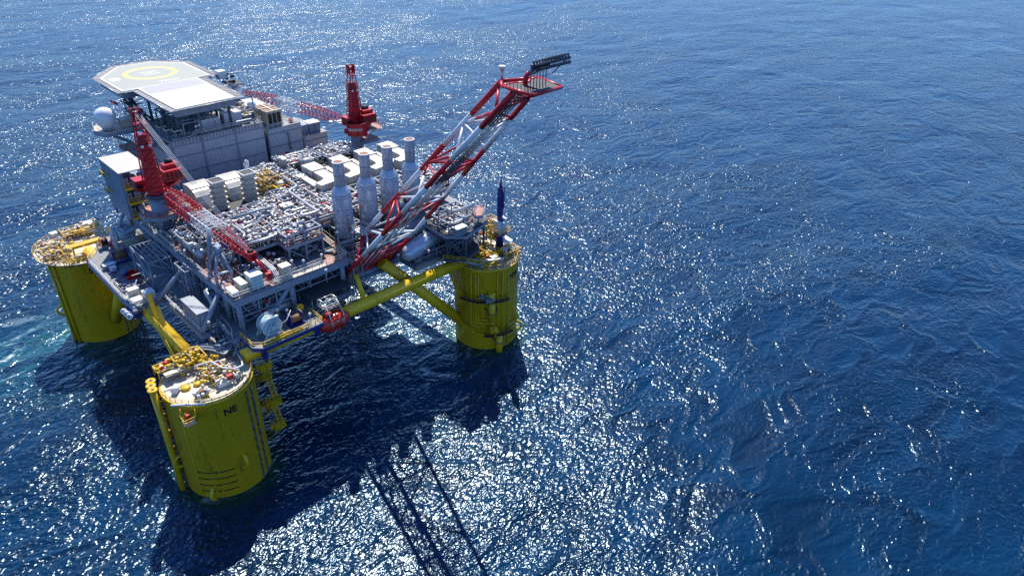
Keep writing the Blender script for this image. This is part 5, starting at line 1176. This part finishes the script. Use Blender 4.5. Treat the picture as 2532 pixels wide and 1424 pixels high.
# blue winch stands
def winch(x, y, z, label, s=1.0, m_=BLUE):
    t = thing('deck_winch', label, 'winch', (x, y, z), 'deck winches')
    m = MB(); m.box(x-1.6*s, x+1.6*s, y-1.0*s, y+1.0*s, z, z+.3); m.build('skid', m_, t)
    m = MB()
    for q in (-1, 1): m.obox((x+q*1.2*s, y, z+1.4*s), .2, 1.6*s, 2.4*s); m.tube((x+q*1.2*s, y-.9*s, z+.2), (x+q*1.2*s, y, z+2.7*s), .14, 6)
    m.build('side_plate', m_, t); MB().tube((x-1.1*s, y, z+1.3*s), (x+1.1*s, y, z+1.3*s), .75*s, 18).build('drum', BROWN, t)
    return t
winch(16.6, 35.0, ZL+.02, 'dark blue winch with rusty drum between the cable reel and the lifeboat')
winch(32.3, -13.6, ZL, 'tall dark blue winch frame standing in shade on the east balcony', 1.25)
t = thing('sheave_stand', 'yellow sheave wheel on a stand behind the blue winch', 'sheave', (14.6, 33.5, ZL)); MB().tube((14.4, 33.0, 28.4), (14.4, 33.3, 28.4), .8, 20).build('wheel', YRAIL, t); MB().tube((13.8, 33.2, ZL), (14.4, 33.2, 28.4), .14, 6).tube((15, 33.2, ZL), (14.4, 33.2, 28.4), .14, 6).build('stand', YRAIL, t)
t = thing('cable', 'white cable stretched from the pale reel to the blue winch', 'cable', (19, 35, ZL+1)); MB().path([(20.2, 35.6, 28.2), (18.6, 35.6, 28.6), (17.2, 35.0, 30.0)], .08, 6).build('cable_run', WHITE, t)
t = thing('yellow_hose', 'yellow hoses and straps heaped along the reel platform edge', 'hose', (19, 37.4, ZL)); snarl(14, 24.6, 36.9, 37.7, ZL+.1, ZL+.7, 16, (.07, .14), 301).build('hose_run', YPIPE, t, 'stuff'); snarl(13, 25, 36.9, 37.8, ZL+.1, ZL+.9, 10, (.05, .1), 302).build('white_hose', WHITE, t, 'stuff')

# ------------------------------------------------------------------ lifeboat
lx, ly, lz = 9.4, 36.6, 22.9
t = thing('lifeboat', 'bright orange red enclosed lifeboat hanging beside the long yellow tube', 'lifeboat', (lx, ly, lz))
rs = []; n = 22
for i in range(15):
    f = i/14; u = -1+2*f; s = max(.05, (1-abs(u)**2.6))**.5; xx = lx+u*3.7
    rs.append([(xx, ly+2.0*s*math.copysign(abs(math.cos(2*math.pi*k/n))**.8, math.cos(2*math.pi*k/n)), lz+1.6+(.15*u*u)+(2.0 if math.sin(2*math.pi*k/n) > 0 else 1.6)*s*math.copysign(abs(math.sin(2*math.pi*k/n))**.85, math.sin(2*math.pi*k/n))) for k in range(n)])
MB().rings(rs, True, True).build('hull', ORANGE, t)
m = MB(); pts = [(lx+3.72*math.cos(R(a)), ly+2.08*math.sin(R(a))*1.02, lz+1.55) for a in range(0, 361, 15)]; m.path(pts, .1, 6); m.build('rubbing_strake', BLACK, t)
m = MB(); m.lathe(lx+1.0, ly+.1, [(.8, lz+3.2), (.75, lz+4.1), (.5, lz+4.25)], 16); cz = m.build('conning_dome', ORANGE, t)
m = MB(); m.box(lx+.3, lx+1.7, ly+.82, ly+.88, lz+3.6, lz+4.0); m.build('window', GLASS, cz)
m = MB()
for u in (-1.3, 0, 1.2): m.obox((lx+u, ly+1.85, lz+2.6), .45, .05, .22)
m.build('porthole', WHITE, t)
d = thing('lifeboat_davit', 'white and grey launching frame over the lifeboat with looped arms', 'davit', (lx, ly-2, lz+2))
m = MB()
for u in (-1.6, 1.4): m.path([(lx+u, ly-3.6, ZL), (lx+u, ly-2.6, 29.2), (lx+u, ly-.4, 29.4)], .16, 8, .5); m.path([(lx+u*.9, ly-.4, 29.3), (lx+u*1.0, ly+1.7, 26.6), (lx+u*.9, ly+1.9, 24.2)], .11, 8, .4)
m.tube((lx-1.4, ly+1.85, 25), (lx+1.2, ly+1.85, 25), .09, 6); m.tube((lx-1.6, ly-.4, 29.4), (lx+1.4, ly-.4, 29.4), .12, 6); m.tube((lx-1.6, ly-2.4, 29.2), (lx+1.4, ly-2.4, 29.2), .12, 6); m.build('arm', PIPEW, d)
m = MB(); m.box(lx-1.8, lx+1.6, ly-2.6, ly-.2, 27.3, 27.42); m.build('access_floor', GRATE, d); MB().rail([(lx-1.8, ly-2.6, 27.4), (lx-1.8, ly-.2, 27.4), (lx+1.6, ly-.2, 27.4), (lx+1.6, ly-2.6, 27.4)], 1.1, False, .06, .8).build('railing', WHITE, d)
m = valves(lx-1.2, lx+1.2, ly-2.2, ly-.7, 27.5, 28.4, 10, 44, 1.2); m.build('winch_gear', WHITE, d)

# ------------------------------------------------------------------ boxes, sheds and tanks
t = thing('grey_shed', 'large plain pale grey shed on the lower deck edge in the shade', 'shed', (30, 20, ZL))
MB().prism([(31.1, 17.6), (28.9, 17.6), (28.9, 25.0), (31.1, 25.0)], ZL+.15, 30.2).build('wall', BLUEB, t); MB().box(28.8, 31.2, 17.5, 25.1, 30.2, 30.32).build('roof', PIPEG, t); MB().box(28.9, 31.1, 17.6, 25, ZL, ZL+.15).build('skid_frame', STEELD, t)
m = MB(); [m.box(31.1, 31.16, y-.04, y+.04, ZL+.2, 30.1) for y in (19.4, 21.2, 23.1)]; m.box(29.4, 30.6, 25.0, 25.06, ZL+.3, 29.6); m.build('panel_joint', STEEL, t)
crate(32.6, 34.6, 5.4, 7.4, ZL+.05, ZL+1.7, 'white cabin on the sunlit corner of the east balcony', CREAM)
crate(35.0, 36.8, 5.2, 7.2, ZL+.05, ZL+.7, 'low white box at the outer corner of the east balcony', WHITE)
crate(34.6, 36.6, 3.0, 4.4, ZL+.05, ZL+1.9, 'cream locker behind the white cabin on the east balcony', CREAM)
crate(33.9, 36.4, -12.4, -11.2, ZL, ZL+1.1, 'pale blue topped locker at the rail of the east balcony', BLUEB)
crate(34.4, 35.6, -10.6, -9.6, ZL, ZL+1.0, 'small white locker beside the pale blue topped one', WHITE)
t = thing('skip', 'open bright red skip on the shaded east balcony', 'skip', (31.4, -3, ZL))
m = MB(); x0, x1, y0, y1, z0, z1 = 31.9, 34.2, -6.4, -3.6, ZL, ZL+.9
m.box(x0, x1, y0, y1, z0, z0+.1); m.box(x0, x0+.1, y0, y1, z0+.1, z1); m.box(x1-.1, x1, y0, y1, z0+.1, z1); m.box(x0+.1, x1-.1, y0, y0+.1, z0+.1, z1); m.box(x0+.1, x1-.1, y1-.1, y1, z0+.1, z1); m.build('body', ORANGE, t)
MB().rail([(x0, y1+.02, z0), (x1, y1+.02, z0)], .88, False, .05, .6).build('side_rib', RED, t)
t = thing('orange_ball', 'small orange buoy on the sunlit corner of the balcony', 'buoy', (32.7, 3.4, ZL+.05)); MB().sphere((32.7, 4.2, ZL+.65), .55, 14, 10).build('float', ORANGE, t); MB().lathe(32.7, 4.2, [(.2, ZL+1.15), (.12, ZL+1.35)], 8).build('eye', STEEL, t)
valv = module('deck_clutter', 'small tools and blue hoses scattered on the east balcony floor', 'deck clutter', (32.4, 36.8, -9, 1.5), ZL, ZL+.7, 0, 4, 16, 401, 0, 0, vm=BLUE)
# open lattice laydown tower on the east side
t = thing('lattice_tower', 'open grey lattice frame leaning from the east balcony to the upper deck', 'lattice frame', (30, 0, ZL))
m = MB(); P4 = [(31.6, -5.5), (31.6, 4.5), (27.2, 4.5), (27.2, -5.5)]
for x, y in P4: m.tube((x, y, ZL), (x, y, 33.0), .16, 6)
for z in (29.6, 33.0):
    for k in range(4): m.tube((*P4[k], z), (*P4[(k+1) % 4], z), .13, 6)
for k in range(4): a, b = P4[k], P4[(k+1) % 4]; m.tube((*a, ZL), (*b, 29.6), .1, 6); m.tube((*b, 29.6), (*a, 33), .1, 6)
for q in range(5): m.tube((27.2+q*.9, -5.5, 33), (27.2+q*.9, 4.5, 33), .07, 5)
m.tube((31.6, -.5, ZL), (31.6, -.5, 33), .12, 6); m.build('lattice', STEEL, t)
t = thing('goalpost_stand', 'thin white goalpost frame at the sunlit balcony corner', 'frame', (33, 1.5, ZL)); MB().path([(32.2, 1.5, ZL), (32.2, 1.5, 30), (34.8, 2.6, 30.6)], .09, 6).path([(35.6, 2.8, ZL), (34.0, 2.2, 29.2)], .08, 6).build('tube_frame', WHITE, t)
crate(13.4, 15.3, 28.3, 30.1, ZB, 36.5, 'cream cube shaped cabinet behind the north walkway rail', CREAM, 'cabinet', 'deck_cabinet')
crate(19.4, 21.8, 27.7, 30.3, ZB, 37.0, 'big cream and teal cabinet beside the tip of the near crane boom', CYAN, 'cabinet', 'deck_cabinet')
crate(22.5, 23.7, 26.8, 30.0, ZB, 36.0, 'long cream cabinet between the A frame legs and the teal cabinet', CREAM, 'cabinet', 'deck_cabinet')
crate(24.5, 25.6, 27.4, 30.2, ZB, 35.1, 'low white open topped tray at the corner of the upper deck', WHITE, 'cabinet', 'deck_cabinet')
crate(15.6, 16.8, 26.9, 28.0, ZB, 35.6, 'small dark cabinet behind the crane boom tip', STEEL, 'cabinet', 'deck_cabinet')
m = MB()
t = thing('hanging_pipes', 'white pipes descending beside the tip of the near crane boom', 'pipe bundle', (17, 28, 34))
for k in range(3): m.path([(16.9-k*.35, 22.6, 36.6+k*.1), (16.9-k*.35, 28.5, 36.4), (16.9-k*.35, 30.2, 35.2), (16.9-k*.35, 30.2, ZB)], .11, 6, .4)
m.build('pipe', WHITE, t); m = MB()
for k in range(3): m.path([(12.4-k*.5, 22.8, 35.2), (12.4-k*.5, 26.5, 35.0), (12.4-k*.5, 28.4, 34.2)], .09, 6, .3)
m.build('pipe', PIPEW, t)
for i, (y0, y1, r_, z_, m_, l) in enumerate(((4.0, 13.6, 1.15, 36.2, PIPEG, 'long pale blue grey tank lying along the east edge of the upper deck'), (12.4, 14.6, .95, 36.0, CREAM, 'short cream tank end beside the long east edge tank'))):
    x_ = (23.9, 21.6)[i]; t = thing('storage_tank', l, 'tank', (x_, (y0+y1)/2, ZB)); MB().tube((x_, y0, z_), (x_, y1, z_), r_, 24).build('shell', m_, t)
    MB().sphere((x_, y1, z_), r_, 20, 12).build('dished_end', m_, t)
    m = MB(); m.box(x_-.8, x_+.8, y0+.6, y0+1, ZB, z_-r_*.6); m.box(x_-.8, x_+.8, y1-1, y1-.6, ZB, z_-r_*.6); m.build('saddle', STEEL, t)
    m = MB()
    for k in range(4): y = y0+(k+.5)*(y1-y0)/4; m.path([(x_, y, z_+r_*.9), (x_, y, z_+r_+.5), (x_-1, y, z_+r_+.5)], .12, 6, .2)
    m.build('nozzle', PIPEG, t)
module('edge_pipework', 'white railed pipes over the long east edge tank', 'pipe rack', (20.3, 25.4, 3.0, 13), 36.8, 38.2, 8, 6, 20, 411, 2, 2, PIPEG)
module('edge_pipework', 'dark pipes and red valves at the east edge between the crane platform and the tank', 'pipe rack', (20.2, 25.6, -2.6, 2.8), ZB, 36.4, 6, 12, 30, 412, 2, 2, STEEL, pmg=PIPEG, vm=PIPEW)
module('edge_pipework', 'orange floored pipe rack under the white part of the near boom', 'pipe rack', (19.3, 22.0, 13.5, 20.5), ZB, 38.0, 8, 8, 22, 413, 1, 3, STEEL, floor=PINK)
module('edge_pipework', 'dark machinery with bright fittings between the A frame and the process deck', 'pipe rack', (12, 22, 23.0, 27), ZB, 36.2, 4, 14, 36, 414, 3, 1, STEELD, pmg=STEEL, vm=PIPEG)
module('edge_pipework', 'dark blue machinery under the projecting corner of the process deck', 'pipe rack', (3.8, 11.2, 22.6, 25.5), ZB, ZC-1, 2, 16, 20, 415, 0, 0, STEEL, pmg=STEEL, pmw=PIPEG, vm=STEEL)
module('edge_pipework', 'dark pipework with a few lamps under the walkway of the first stack', 'pipe rack', (-9.5, -.5, 21.8, 24.8), ZB-2, ZC-.6, 4, 22, 30, 416, 3, 1, STEEL, pmg=STEEL, vm=BROWN)
module('edge_pipework', 'pipes and cabinets on the pink floor below the near crane', 'pipe rack', (19, 25, -16, -9.5), ZB, 36.5, 5, 10, 26, 417, 2, 2, STEEL, floor=PINK)
t = thing('deck_post', 'second grey blue pillar right of the near crane pedestal', 'pillar', (20, 0, ZB)); MB().tube((20.4, .2, ZB), (20.4, .2, 41.4), 1.0, 20).build('pillar', STEEL, t)
# tall white and blue storage block left of the crane
t = thing('storage_block', 'tall pale blue sided block with flat white roof at the left edge of the deck', 'building', (24, -20, 34.4))
MB().box(27.5, 27.8, -26.2, -13.7, 35.0, 45.9).build('side_wall', BLUEB, t); MB().box(21.4, 27.85, -26.3, -13.65, 45.9, 46.1).build('roof', PARK, t)
MB().box(21.4, 27.5, -26.2, -25.9, 35.0, 45.9).build('back_wall', BLUEB, t)
m = MB()
for z in (35.2, 38.7, 42.2): m.box(21.5, 27.45, -25.8, -13.8, z-.15, z)
m.build('floor', STEEL, t)
m = MB()
for z in (35.2, 38.7, 42.2): m.rail([(27.4, -13.8, z), (21.6, -13.8, z)], 1.2, False, .07, 1.2); m.box(21.6, 27.4, -13.78, -13.7, z-.35, z+.25)
m.build('railing', YRAIL, t)
m = MB()
for z in (35.2, 38.7, 42.2):
    for x in (22.2, 24.2, 26.0): m.box(x, x+1.4, -16.6, -14.8, z, z+2.1)
m.build('grey_crate', PIPEG, t); MB().box(21.2, 21.5, -14.2, -13.8, ZB, 45.9).box(27.1, 27.45, -14.2, -13.8, ZB, 45.9).build('corner_post', STEEL, t)
MB().rail([(28.0, -24, 43), (28.8, -24, 43), (28.8, -21.5, 43), (28.0, -21.5, 43)], 1.1, False, .08, .8).build('side_basket', YRAIL, t); MB().rail([(28.0, -24, 39), (28.8, -24, 39), (28.8, -21.5, 39), (28.0, -21.5, 39)], 1.1, False, .08, .8).build('side_basket', YRAIL, t)
m = MB(); m.tube((30.8, -22, ZL), (27.2, -20, 35.2), .35, 10); m.tube((27.4, -25, ZB-1), (27.6, -25, 35), .3, 8); m.build('prop', STEEL, t)
# big grey vessel right of the boom foot
t = thing('storage_vessel', 'large blue grey horizontal vessel behind the foot of the flare boom', 'vessel', (-22, 27, ZL))
v0, v1 = at(1010, 625, 29.6), at(1082, 575, 30.4); MB().tube(v0, v1, 1.9, 28).build('shell', STACKM, t); MB().sphere(v1, 1.9, 24, 14).sphere(v0, 1.88, 24, 14).build('dished_end', STACKM, t)
m = MB()
for f in (.25, .75): c = v0.lerp(v1, f); m.box(c.x-.4, c.x+.4, c.y-1.1, c.y+1.1, ZL, c.z-1)
m.build('saddle', STEEL, t); m = MB()
for f in (.2, .5, .8): c = v0.lerp(v1, f); m.path([c+Vector((0, 0, 1.7)), c+Vector((0, 0, 2.4)), c+Vector((-.8, -.6, 2.4))], .18, 8, .3)
m.build('nozzle', PIPEG, t)
# octagonal module beside the north west leg
t = thing('corner_module', 'dark octagonal two storey platform beside the NW leg', 'platform', (-28, 33, ZL))
oc = [(-34.5, 27), (-21.6, 27), (-21.2, 35.6), (-24.6, 39.0), (-33.5, 36.5)]
slab(t, 'deck_plate', oc, 33.6, GRATE, STEEL, .8); up_ = [tuple(at(x, y, 36.9).xy) for x, y in ((1168, 522), (1180, 508), (1202, 514), (1192, 532), (1176, 534))]
slab(t, 'upper_plate', up_, 36.9, PINK, STEEL, .5, .15)
MB().rail([(-21.7, 27, 33.6), (-21.3, 35.5, 33.6), (-24.6, 38.8, 33.6), (-33.4, 36.3, 33.6)], 1.15, False, .055, 1.3).rail([(*q, 36.9) for q in up_], 1.1, True, .05, 1.3).build('railing', PIPEG, t)
m = MB()
for x, y in ((-22, 28), (-22, 35.2), (-25, 38.2), (-33, 35.6), (-28, 32), (-34, 28)): m.box(x-.18, x+.18, y-.18, y+.18, ZL, 33)
m.tube((-22, 35.2, ZL), (-25, 38.2, 32.6), .13, 6); m.tube((-25, 38.2, ZL), (-22, 35.2, 32.6), .13, 6); m.build('post', STEELD, t)
slab(t, 'lower_plate', [(-34, 32.7), (-21.6, 32.7), (-21.2, 35.6), (-24.6, 38.6), (-30, 37)], 27.2, GRATE, STEELD, .5, .15)
module('corner_pipework', 'dark pipework inside the octagonal platform beside the NW leg', 'pipe rack', (-33, -22.5, 28, 35.5), ZL, 33, 6, 30, 40, 421, 2, 2, STEELD, pmg=STEEL, pmw=PIPEG, vm=STEELD)
module('corner_pipework', 'pale pipes on top of the octagonal platform beside the NW leg', 'pipe rack', (-31, -22.0, 28, 36), 33.6, 36.2, 14, 12, 40, 422, 2, 2, STEEL, vm=PIPEW)
bigpipe('long white pipe rising to the right above the octagonal platform', [tuple(at(x, y, z)) for x, y, z in ((1105, 515, 37), (1116, 523, 37), (1134, 521, 37.4), (1169, 507, 39.0), (1171, 501, 39.4))], .42, PIPEW, 1.2)
bigpipe('lower white pipe bending through the octagonal platform', [tuple(at(x, y, 36)) for x, y in ((1112, 552), (1122, 552), (1142, 545), (1146, 534))], .32, PIPEW, .8)
bigpipe('pale pipe snaking down to the left of the octagonal platform', [tuple(at(x, y, 35)) for x, y in ((1075, 538), (1085, 549), (1100, 548), (1104, 535))], .28, PIPEG, .8)
c = at(1137, 566, 35); crate(c.x-1.5, c.x+1.5, c.y-.9, c.y+.9, 33.65, 35.6, 'pale ribbed panel box on the front of the octagonal platform', PIPEG, 'cabinet', 'deck_cabinet')
t = thing('connecting_gangway', 'bent railed gangway running from the octagonal platform to the NW leg top', 'gangway', (-29, 38, 25)); MB().path([(-21, 34.5, ZL+.4), (-24, 38.0, ZL+.2), (-27.5, 39.4, ZL-1.6), (-29.5, 40, LEG_Z+1.8)], .3, 6, .4).build('pipe_tray', STEEL, t)
m = MB(); m.rail([(-21, 34.9, ZL+.4), (-24, 38.4, ZL+.2), (-27.5, 39.8, ZL-1.6), (-29.5, 40.4, LEG_Z+1.8)], 1.1, False, .06, 1.2); m.build('railing', YRAIL, t)
t = thing('connecting_gangway', 'dark grated gangway and pipes between the deck corner and the NE leg top', 'gangway', (28.5, 30, 24)); 
m = MB(); m.stair((28.2, 27.5, ZL), (29.6, 31.6, LEG_Z+.3), 1.6, 14); m.build('flight', STEEL, t); MB().path([(26.6, 30.5, ZL), (27.4, 32, 25), (29.2, 33.4, LEG_Z+1)], .25, 8, .5).path([(26.1, 31, ZL), (26.8, 33, 24.6), (28.6, 34.6, LEG_Z+.8)], .25, 8, .5).build('pipe', STEEL, t)
module('corner_landing', 'dark railed landings stacked at the deck corner above the NE leg', 'landing', (26.2, 30.6, 26.6, 31.6), 22.6, 26.4, 2, 12, 24, 431, 1, 1, STEEL, pmg=STEEL, vm=STEELD, lev=2)
t = thing('corner_handrail', 'looped pale handrail frame left of the corner column', 'handrail', (27, 29, ZL)); MB().path([(27.6, 26.6, ZL), (27.6, 26.6, 29.3), (27.6, 29.6, 29.3), (27.6, 31.2, 28.4), (27.6, 31.2, ZL)], .08, 6, .5).path([(28.4, 26.6, ZL), (28.4, 26.6, 29.0), (28.4, 30.4, 29.0), (28.4, 30.4, ZL)], .08, 6, .5).build('hoop', PIPEG, t)
t = thing('round_duct', 'pale blue grey round elbow duct under the corner of the upper deck', 'duct', (26.5, 22, 30)); MB().path([(25.5, 20.5, 31.8), (27.2, 20.5, 31.8), (27.2, 22.6, 31.2), (27.2, 23.4, 29.6)], .55, 14, .9).build('elbow', PIPEG, t)

# ------------------------------------------------------------------ hanging risers with their sheaves
t = thing('riser_sheaves', 'row of white sheave drums at the deck edge above the hanging cables', 'sheave rack', (38.4, 6.5, 24))
for i, (px_, py_) in enumerate(((306, 770), (313, 776), (320, 783))):
    c = at(px_, py_, 26.0); MB().tube((c.x+.0, c.y-.0, c.z-.0), (c.x+.12, c.y+.15, c.z), .2, 8).build('hub', BLUE, t); MB().tube((c.x-.1, c.y-.12, c.z), (c.x+.1, c.y+.12, c.z), .62, 16).build('sheave', RADOME, t)
MB().box(36.4, 38.6, 4.6, 9.2, 24.6, 25.2).build('rack_frame', BLUE, t); valves(35.6, 37.8, 6.5, 9, 25.2, 26.8, 16, 55).build('clamp', PIPEG, t, 'stuff')
for i, (a, b, l) in enumerate((((306, 775), (345, 940), 'leftmost'), ((322, 790), (352, 925), 'second from left'), ((334, 788), (372, 930), 'third from left'), ((341, 775), (384, 925), 'fourth from left'), ((347, 775), (392, 930), 'rightmost'))):
    p0 = at(a[0], a[1], 25.4); t = thing('hanging_riser', l+' of the dark flexible cables hanging from the deck edge into the sea', 'hanging cable', (p0.x, p0.y, -1), 'dark cables hanging into the sea')
    MB().tube(p0, (p0.x+.4, p0.y+.4, -1), .13, 8).build('cable_run', BLACK, t); m = MB()
    for k in range(9): m.lathe(p0.x+.4*(1-k/9)*0+.2, p0.y+.2, [(.2, 1+k*2.6), (.24, 1.2+k*2.6), (.2, 1.4+k*2.6)], 8)
    m.build('clamp_ring', STEELD, t, 'stuff')

# ------------------------------------------------------------------ floodlights
def lamp(x, y, z, h_, label):
    t = thing('floodlight', label, 'floodlight', (x, y, z), 'white floodlights on poles')
    MB().tube((x, y, z), (x, y, z+h_), .06, 6).build('pole', PIPEG, t); MB().sphere((x, y, z+h_+.2), .3, 12, 8).build('lamp_head', LAMPW, t)
    MB().lathe(x, y, [(.14, z+h_-.22), (.1, z+h_-.02)], 8).build('bracket', STEEL, t)
for px_, py_, zt, zb, l in ((721, 645, 36.6, ZB, 'on the north walkway between cream cabinet and crane boom tip'), (750, 645, 37.0, ZB, 'behind the north walkway right of the cream cabinet'), (795, 630, 36.2, ZB, 'left of the lower end of the open stair'),
    (834, 574, 38, 34.2, 'on the walkway below the nearest stack'), (871, 574, 38, 34.2, 'at the right end of the walkway below the nearest stack'), (676, 568, 41.2, ZC, 'above the left part of the process pipes'), (650, 500, 41.6, ZC, 'near the foot of the right louvre tower'),
    (689, 392, 43.2, ZC, 'in front of the annex round vent'), (714, 390, 43.0, ZC, 'in front of the ribbed low block'), (747, 377, 43.0, ZC, 'on the pole over the white drum'), (794, 365, 42.2, ZC, 'beside the yellow cover'),
    (645, 408, 42.4, ZC, 'above the yellow railed frame'), (655, 413, 42.0, ZC, 'right of the yellow railed frame'), (675, 407, 42.0, ZC, 'beside the pale upright cylinders'), (449, 473, 41, ZC-4, 'right of the near crane house'), (456, 620, 36.6, ZB, 'at the east edge near the grey pillar'), (372, 535, 36.6, ZB, 'left of the octagonal crane platform'),
    (350, 551, 36, ZB, 'at the left end of the east edge railing'), (402, 556, 36.6, ZB, 'right of the near crane pedestal'), (478, 622, 36.4, ZB, 'beside the long tank'), (553, 699, 36.3, ZB, 'between the A frame and the low tray'), (516, 797, 28.4, ZL, 'beside the grey shed'),
    (685, 766, 29.3, ZL, 'on the lower deck left above the reel'), (709, 766, 29.3, ZL, 'on the lower deck right above the reel'), (766, 776, 28.8, ZL, 'at the right end of the reel platform'), (1060, 620, 29.2, ZL, 'on the lower deck right of the boom foot'), (1168, 557, 36.4, 33.6, 'on the front rail of the octagonal platform'),
    (484, 313, 48.4, 46.1, 'left of the corrugated roof containers'), (491, 310, 48.4, 46.1, 'nearest to the left roof container'), (531, 295, 48.8, 46.1, 'between the two corrugated roof containers'), (1215, 596, 27, LEG_Z, 'on the NW leg top beside the blue crane'), (806, 668, 36.6, ZB, 'on the rail below the boom tip end of the walkway'), (985, 630, 30, ZL, 'among the pipes behind the boom foot')):
    q = at(px_, py_, zt+.2); lamp(q.x, q.y, zb, zt-zb, 'small round white floodlight '+l)
# tidy up helper properties
for o in bpy.data.objects:
    if '_o' in o: del o['_o']
